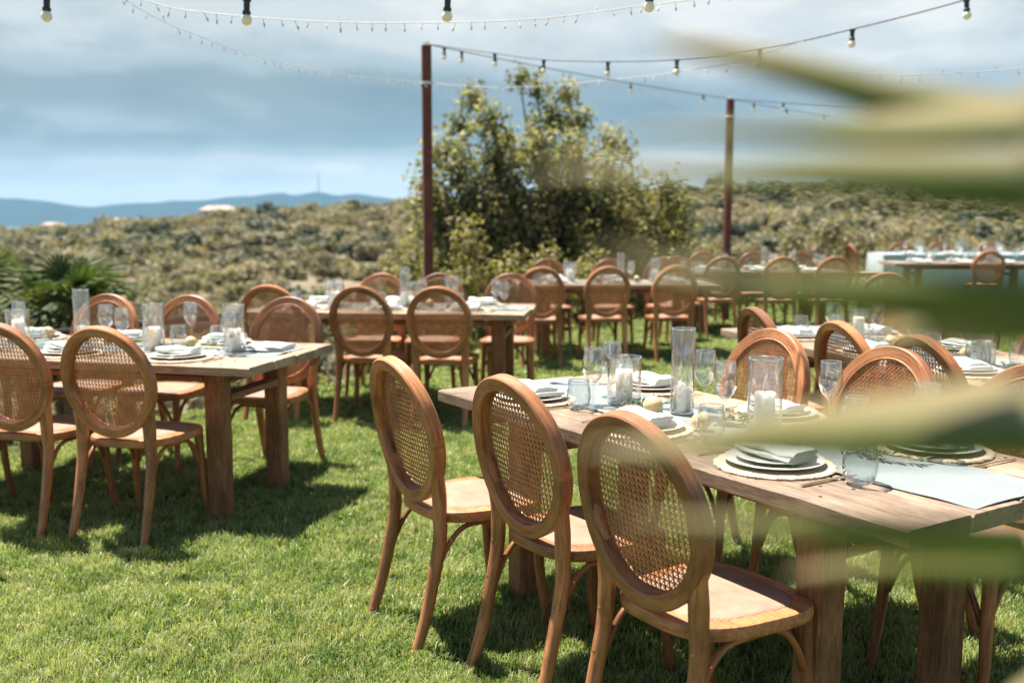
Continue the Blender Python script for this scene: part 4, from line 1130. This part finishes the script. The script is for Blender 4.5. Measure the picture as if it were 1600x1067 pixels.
RUN_Z = TOP + .0034
def runner(key, x0, x1, w, y0=0, seed=1, name='table_runner', label=''):
    fr, L, W = TABS[key]; r = random.Random(seed); mb = MB(); nx, ny = 60, 14; ph = [r.uniform(0, 6) for _ in range(6)]
    vs = []; fs = []
    for i in range(nx+1):
        for j in range(ny+1):
            x = x0 + (x1-x0)*i/nx; yy = (j/ny-.5)*w
            y = y0 + yy + .006*math.sin(x*7+ph[0])
            z = .0020 + .0030*max(0, math.sin(x*9+ph[1]+yy*14))**3 + .0016*math.sin(x*31+ph[2]+yy*9)*math.sin(yy*40+ph[3]+x*7) + .0016 + .0022*math.exp(-((x*.9+yy*.5-.35*math.floor(x/.35)-.17)/.012)**2) + .0030*math.exp(-((yy-.02)/.008)**2)
            if abs(yy) > w/2-.004: z -= .0008
            vs.append((x, y, z))
    for i in range(nx):
        for j in range(ny): a = i*(ny+1)+j; fs.append((a, a+ny+1, a+ny+2, a+1))
    n0 = len(vs); vs2 = [(x, y, z-.0012) for x, y, z in vs]
    fs2 = [tuple(n0+k for k in f[::-1]) for f in fs]; rim = []
    loop = [j for j in range(ny+1)] + [i*(ny+1)+ny for i in range(1, nx+1)] + [nx*(ny+1)+j for j in range(ny-1, -1, -1)] + [i*(ny+1) for i in range(nx-1, 0, -1)]
    for a, b in zip(loop, loop[1:]+loop[:1]): rim.append((b, a, a+n0, b+n0))
    mb.add(vs+vs2, fs+fs2+rim)
    tag(put(name, mb.mesh('runner_cloth', M_linen, 60), (fr.c.x, fr.c.y, TOP), fr.a), label, 'table runner', 'white linen table runners')
TN = {'T1': 'right foreground table', 'T0': 'left foreground table', 'T2': 'middle table', 'T3': 'table before the tree', 'T4': 'table by thin far post', 'T5': 'half hidden right table', 'T6': 'bare edged far table', 'T7': 'cloth covered table'}
GOBL = {}
def item(key, x, y, mesh, name, label, cat, group, rot=None, z=0., scale=None):
    fr = TABS[key][0]; p = fr.p(x, y)
    a = fr.a + (random.uniform(0, 6.28) if rot is None else rot)
    o = put(name, mesh, (p.x, p.y, TOP + .001 + z), a, None, scale); tag(o, label, cat, group); return o
def wine(key, x, y, where, run=False): item(key, x, y, WINE, 'wine_glass', f'clear stemmed wine glass {where}', 'wine glass', f'wine glasses', None, .0035 if run else .0012, random.uniform(.97, 1.03))
def tumbler(key, x, y, where, run=False): item(key, x, y, TUMB, 'tumbler', f'rounded stemless tumbler {where}', 'tumbler', 'stemless tumblers', None, .0035 if run else .0012, random.uniform(.97, 1.03))
def candle(key, x, y, kind, where):
    fr = TABS[key][0]; p = fr.p(x, y); v, (c, w) = VASE[kind]
    word = {'short': 'wide short', 'tall': 'tall narrow', 'medium': 'mid height'}[kind]
    z = TOP + .0075
    tag(put('glass_vase', v, (p.x, p.y, z), random.uniform(0, 6)), f'{word} glass cylinder vase {where}', 'vase', 'glass cylinders holding candles')
    spawn([('wax', c, None), ('wick', w, 0)], 'pillar_candle', f'white candle in {word} glass cylinder {where}', 'candle', (p.x, p.y, z+.0078), random.uniform(0, 6), 'white pillar candles', (1, 1, random.uniform(.82, 1.06)))
def fruit(key, x, y, where):
    fr = TABS[key][0]; p = fr.p(x, y); b, s = FRUIT
    spawn([('fruit_body', b, None), ('stem', s, 0)], 'fruit', f'pale yellow round fruit {where}', 'fruit', (p.x, p.y, TOP+.0065), random.uniform(0, 6), 'pale fruit on the runners', random.uniform(.95, 1.12))
def sprig(key, x, y, rot, where, k=0, n=1):
    fr = TABS[key][0]; p = fr.p(x, y); s, l = SPRIG[k % 3]
    spawn([('stem', s, None), ('leaves', l, 0)], 'olive_sprig', f'olive leaf sprig {where}', 'sprig', (p.x, p.y, TOP+.006), fr.a+rot, 'olive sprigs on the runners', random.uniform(.9, 1.15))
def setting(key, x, side, where, full=True, far=False, y=None):
    fr, L, W = TABS[key]; yy = (side*(W/2-.19)) if y is None else y
    if not far: item(key, x, yy, random.choice(CHARGER), 'charger_mat', f'round woven jute charger {where}', 'charger', 'round woven chargers', None, .0006)
    z = 0 if far else .0068
    item(key, x, yy, PLATE, 'dinner_plate', f'white dinner plate {where}', 'plate', 'white dinner plates', None, z+.0015)
    if not far: item(key, x, yy+random.uniform(-.004, .004), SIDEPLATE, 'side_plate', f'smaller white plate stacked {where}', 'plate', 'smaller stacked plates', None, z+.010)
    item(key, x, yy, random.choice(NAP), 'napkin', f'folded sage napkin on the plate {where}', 'napkin', 'folded sage napkins', random.uniform(-.25, .25) + (0 if random.random() < .5 else math.pi), z + (.0225 if not far else .016), random.uniform(.95, 1.08))
    if full:
        sx = side
        o = item(key, x+sx*.195, yy, FORK, 'fork', f'golden fork lying beside the plate {where}', 'fork', 'golden forks', math.pi/2*(1 if side < 0 else -1)+random.uniform(-.06, .06), .0012)
        o = item(key, x-sx*.195, yy, KNIFE, 'knife', f'golden knife lying beside the plate {where}', 'knife', 'golden knives', math.pi/2*(1 if side < 0 else -1)+random.uniform(-.06, .06), .0012)
RG = 'of right foreground table'; LG = 'of left foreground table'
runner('T1', -1.06, 1.075, .36, .01, 1, label='white linen runner down the right foreground table, bare at its near end')
setting('T1', .52, -1, f'nearest the camera, chair side {RG}', y=-.245)
setting('T1', -.05, -1, f'centre of chair side {RG}', y=-.245)
setting('T1', -.69, -1, f'far end of chair side {RG}', y=-.245)
setting('T1', .03, 1, f'centre of far side {RG}', y=.285)
setting('T1', -.64, 1, f'far end of far side {RG}', y=.285)
setting('T1', .64, 1, f'near end of far side {RG}', y=.285)
candle('T1', -.437, -.01, 'short', f'{RG}'); candle('T1', -.172, .035, 'tall', f'{RG}'); candle('T1', .202, .045, 'medium', f'{RG}')
wine('T1', -.472, -.125, f'left of the wide candle cylinder {RG}'); wine('T1', -.56, .025, f'behind the wide candle cylinder {RG}', True)
wine('T1', -.20, .165, f'behind the tall candle cylinder {RG}', True); wine('T1', .03, .04, f'between the two taller candle cylinders {RG}', True); wine('T1', .20, .35, f'standing alone on the far side {RG}'); wine('T1', .70, .16, f'hidden behind the palm leaf {RG}', True)
tumbler('T1', -.45, -.205, f'at the far chair side setting {RG}'); tumbler('T1', .185, -.165, f'with a fruit behind it {RG}', True); tumbler('T1', .30, .36, f'right of the lone wine glass {RG}'); tumbler('T1', .775, -.205, f'nearest the camera {RG}')
fruit('T1', -.215, -.06, f'between wide and tall cylinders {RG}'); fruit('T1', .07, -.10, f'behind the middle tumbler {RG}')
sprig('T1', -.30, -.06, .5, f'left of the fruit {RG}', 0); sprig('T1', -.29, .03, 1.2, f'between candle cylinders {RG}', 1); sprig('T1', .06, .12, -.2, f'right of the tall cylinder {RG}', 2); sprig('T1', .10, .05, .8, f'under the wine glass {RG}', 0); sprig('T1', .63, .05, .25, f'right of the nearest tumbler {RG}', 1); sprig('T1', .50, .10, -.5, f'near the bare runner end {RG}', 2); sprig('T1', .30, -.03, .2, f'by the mid height cylinder {RG}', 0)

runner('T0', -1.04, .98, .36, .05, 2, label='white linen runner down the left foreground table')
setting('T0', .56, -1, f'right end of chair side {LG}'); setting('T0', -.05, -1, f'centre of chair side {LG}'); setting('T0', -.66, -1, f'left end of chair side {LG}')
setting('T0', .50, 1, f'right end of far side {LG}'); setting('T0', -.10, 1, f'centre of far side {LG}'); setting('T0', -.70, 1, f'left end of far side {LG}')
candle('T0', -.195, .023, 'tall', f'{LG}'); candle('T0', .269, -.03, 'medium', f'{LG}'); candle('T0', -.66, .10, 'short', f'{LG}')
wine('T0', -.14, .15, f'right of the tall cylinder {LG}', True); wine('T0', .03, .05, f'between tall and mid height cylinders {LG}', True); wine('T0', .22, .40, f'standing alone on far side {LG}'); wine('T0', .74, -.10, f'at the right end {LG}', True); wine('T0', -.80, .28, f'behind the wide cylinder {LG}'); wine('T0', -.74, -.02, f'at left picture edge {LG}', True)
tumbler('T0', .29, .16, f'right of the mid height cylinder {LG}', True); tumbler('T0', .50, .20, f'behind the right end plate {LG}', True); tumbler('T0', -.36, -.10, f'left part of chair side {LG}')
candle('T0', .70, .02, 'medium', 'at the right end '+LG)
fruit('T0', .40, .10, f'behind the right end plate {LG}'); fruit('T0', -.60, .26, f'near the left edge {LG}')
sprig('T0', .36, -.02, .2, f'by the mid height cylinder {LG}', 0); sprig('T0', .15, .08, -.3, f'between the wine glasses {LG}', 1); sprig('T0', -.40, .06, .4, f'left of the tall cylinder {LG}', 2); sprig('T0', .55, .08, .1, f'towards the right end {LG}', 0)
def folded_cloth(key, x, y, w, d, label, rot):
    me = napkin_mesh(77, w, d); item(key, x, y, me, 'folded_cloth', label, 'cloth', 'spare folded cloths', rot, .0045)
folded_cloth('T0', .84, .13, .20, .24, 'flat folded white cloth at the right end of left foreground table', .1)

def dress(key, far=False, rx=.0, nset=3, sp=.62, flip=1):
    nm = TN[key]; fr, L, W = TABS[key]
    runner(key, -L/2+.03, L/2-.04, .36, .0, 10+ord(key[1]), label=f'white linen runner down the {nm}')
    pos3 = ('left', 'centre', 'right') if key != 'T5' else ('far end', 'centre', 'near end')
    for k in range(3):
        x = (k-1)*sp
        for side, sn in ((-1, 'near side'), (1, 'far side')):
            w = f'at {pos3[k]}, {sn} of {nm}'
            setting(key, x + random.uniform(-.03, .03), side, w, not far, far)
            wine(key, x + random.uniform(.13, .24), side*(W/2-.33), f'{w}', False)
            if not far or side < 0: tumbler(key, x + random.uniform(-.20, -.12), side*(W/2-.33), f'{w}', False)
    for (x, kd, pn) in ((-sp*.75, 'short', 'left'), (sp*.12, 'tall', 'centre'), (sp*.72, 'medium', 'right')):
        candle(key, x, random.uniform(-.05, .05), kd, f'{pn} of {nm}')
    fruit(key, -sp*.25, -.03, f'left part of {nm}'); fruit(key, sp*.42, .04, f'right part of {nm}')
    for k, (x, pn) in enumerate(((-sp*.45, 'left part'), (sp*.30, 'centre'), (sp*.95, 'right part'))): sprig(key, x, random.uniform(-.05, .05), random.uniform(-.5, .5), f'{pn} of {nm}', k)
dress('T2'); dress('T5', sp=.72); dress('T3'); dress('T4', True); dress('T6', True)
# the cloth covered table: a cloth that hangs to the grass
def table_cloth():
    fr, L, W = TABS['T7']; mb = MB(); nx, ny, nz = 40, 12, 8; hx, hy = L/2+.02, W/2+.02
    vs = []; fs = []
    def add_grid(f, a, b):
        o = len(vs)
        for i in range(a+1):
            for j in range(b+1): vs.append(f(i/a, j/b))
        for i in range(a):
            for j in range(b): k = o + i*(b+1)+j; fs.append((k, k+b+1, k+b+2, k+1))
    z1 = TOP+.006
    add_grid(lambda s, t: (-hx+2*hx*s, -hy+2*hy*t, z1+.001*math.sin(s*40)*math.sin(t*9)), nx, ny)
    per = [(-hx+2*hx*k/60, -hy) for k in range(60)] + [(hx, -hy+2*hy*k/18) for k in range(18)] + [(hx-2*hx*k/60, hy) for k in range(60)] + [(-hx, hy-2*hy*k/18) for k in range(18)]
    n = len(per); o = len(vs)
    for q in range(nz+1):
        t = q/nz
        for k, (x, y) in enumerate(per):
            nx_, ny_ = (0, -1) if k < 60 else (1, 0) if k < 78 else (0, 1) if k < 138 else (-1, 0)
            w = .012*t + .035*t*math.sin(k*1.05)*(.6+.4*math.sin(k*.37)); vs.append((x+nx_*w, y+ny_*w, z1*(1-t)+.02*t))
    for q in range(nz):
        for k in range(n): l = (k+1) % n; fs.append((o+q*n+k, o+(q+1)*n+k, o+(q+1)*n+l, o+q*n+l))
    mb.add(vs, fs); tag(put('tablecloth', mb.mesh('tablecloth', M_cloth, 60), (fr.c.x, fr.c.y, 0), fr.a), 'pale blue white cloth hanging to the grass over the far right table', 'tablecloth')
table_cloth()
for k, x in enumerate((-1.2, -.45, .3, 1.05)):
    w = f"at {('far left', 'left of centre', 'right of centre', 'right')[k]} of cloth covered table"
    o = None
    TOP += .008
    setting('T7', x, -1, w, False, True); wine('T7', x+.2, -.12, w); tumbler('T7', x-.16, -.10, w); wine('T7', x+.1, .2, 'far side, '+w)
    candle('T7', x+.33, .03, ('medium', 'tall', 'short', 'medium')[k], w)
    TOP -= .008

# ------------------------------------------------------------------ the palm leaf close to the camera
# each leaflet: points along its midrib from tip to base, with the widths of its upper and lower blade (metres)
LEAFLETS = [
    [(0.053, 0.400, 1.517, 0.0008, 0.0009), (0.081, 0.405, 1.513, 0.0056, 0.0047), (0.115, 0.410, 1.507, 0.0077, 0.0077), (0.159, 0.420, 1.498, 0.0089, 0.0103), (0.211, 0.430, 1.491, 0.0107, 0.0124), (0.266, 0.450, 1.484, 0.0113, 0.0129)],
    [(0.033, 0.360, 1.479, 0.0004, 0.0005), (0.063, 0.365, 1.480, 0.0018, 0.0021), (0.100, 0.370, 1.480, 0.0037, 0.0037), (0.140, 0.380, 1.479, 0.0104, 0.0044), (0.197, 0.400, 1.482, 0.0155, 0.0046), (0.254, 0.430, 1.484, 0.0161, 0.0062)],
    [(0.006, 0.310, 1.464, 0.0004, 0.0004), (0.031, 0.315, 1.464, 0.0028, 0.0023), (0.070, 0.325, 1.463, 0.0049, 0.0037), (0.111, 0.340, 1.464, 0.0081, 0.0064), (0.178, 0.360, 1.464, 0.0103, 0.0135), (0.231, 0.390, 1.464, 0.0122, 0.0140)],
    [(0.025, 0.290, 1.441, 0.0005, 0.0006), (0.049, 0.300, 1.434, 0.0030, 0.0026), (0.080, 0.320, 1.429, 0.0048, 0.0055), (0.123, 0.350, 1.426, 0.0048, 0.0101), (0.190, 0.380, 1.425, 0.0033, 0.0191), (0.246, 0.410, 1.425, 0.0051, 0.0206)],
    [(0.131, 0.360, 1.407, 0.0007, 0.0008), (0.149, 0.365, 1.410, 0.0059, 0.0047), (0.174, 0.375, 1.413, 0.0080, 0.0108), (0.215, 0.390, 1.416, 0.0097, 0.0140), (0.257, 0.410, 1.417, 0.0102, 0.0147)],
    [(0.024, 0.330, 1.374, 0.0005, 0.0007), (0.051, 0.332, 1.374, 0.0037, 0.0035), (0.081, 0.336, 1.375, 0.0072, 0.0060), (0.121, 0.345, 1.374, 0.0117, 0.0078), (0.186, 0.365, 1.374, 0.0165, 0.0120), (0.238, 0.390, 1.374, 0.0160, 0.0146)],
    [(0.040, 0.340, 1.348, 0.0003, 0.0007), (0.071, 0.345, 1.345, 0.0018, 0.0033), (0.110, 0.355, 1.341, 0.0028, 0.0068), (0.150, 0.365, 1.337, 0.0026, 0.0105), (0.196, 0.380, 1.331, 0.0023, 0.0136), (0.247, 0.400, 1.326, 0.0035, 0.0138)],
    [(0.102, 0.370, 1.317, 0.0003, 0.0004), (0.121, 0.375, 1.317, 0.0023, 0.0022), (0.152, 0.380, 1.316, 0.0028, 0.0040), (0.204, 0.395, 1.310, 0.0027, 0.0053), (0.261, 0.420, 1.304, 0.0031, 0.0063)],
    [(0.177, 0.420, 1.550, 0.0008, 0.0009), (0.221, 0.430, 1.545, 0.0081, 0.0080), (0.274, 0.450, 1.526, 0.0084, 0.0097)],
    [(0.189, 0.420, 1.224, 0.0008, 0.0009), (0.240, 0.430, 1.243, 0.0081, 0.0080), (0.293, 0.450, 1.264, 0.0084, 0.0097)],
]
def near_leaf():
    hub = Vector((.60, .53, 1.43)); parts = []
    for pts in LEAFLETS:
        q = spline([p for p in pts] + [(hub.x, hub.y, hub.z, .008, .008)], 6); n = len(q); vs = []; gs = []; fs = []
        for i, (x, y, z, a, b) in enumerate(q):
            f = i/(n-1); p = Vector((x, y, z))
            vs += [p + Vector((0, a*1.25, a)), p + Vector((0, a*.62, a*.52)), p, p + Vector((0, b*.12, -b*.55)), p + Vector((0, b*.30, -b))]
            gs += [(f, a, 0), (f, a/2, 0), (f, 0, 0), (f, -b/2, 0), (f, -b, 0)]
        for i in range(n-1):
            for k in range(4): c = 5*i+k; fs.append((c, c+5, c+6, c+1))
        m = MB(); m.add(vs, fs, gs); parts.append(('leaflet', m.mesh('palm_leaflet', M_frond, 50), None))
    m = MB(); m.tube([hub, hub + Vector((.18, .03, -.06)), hub + Vector((.55, .05, -.35)), hub + Vector((.85, .1, -1.45))], [.009, .010, .012, .016], 8)
    parts.append(('petiole', m.mesh('leaf_petiole', M_frond, 180), None))
    spawn(parts, 'palm_leaf', 'large blurred fan palm leaf reaching in from the right, close to the camera', 'palm leaf', (0, 0, 0))
near_leaf()
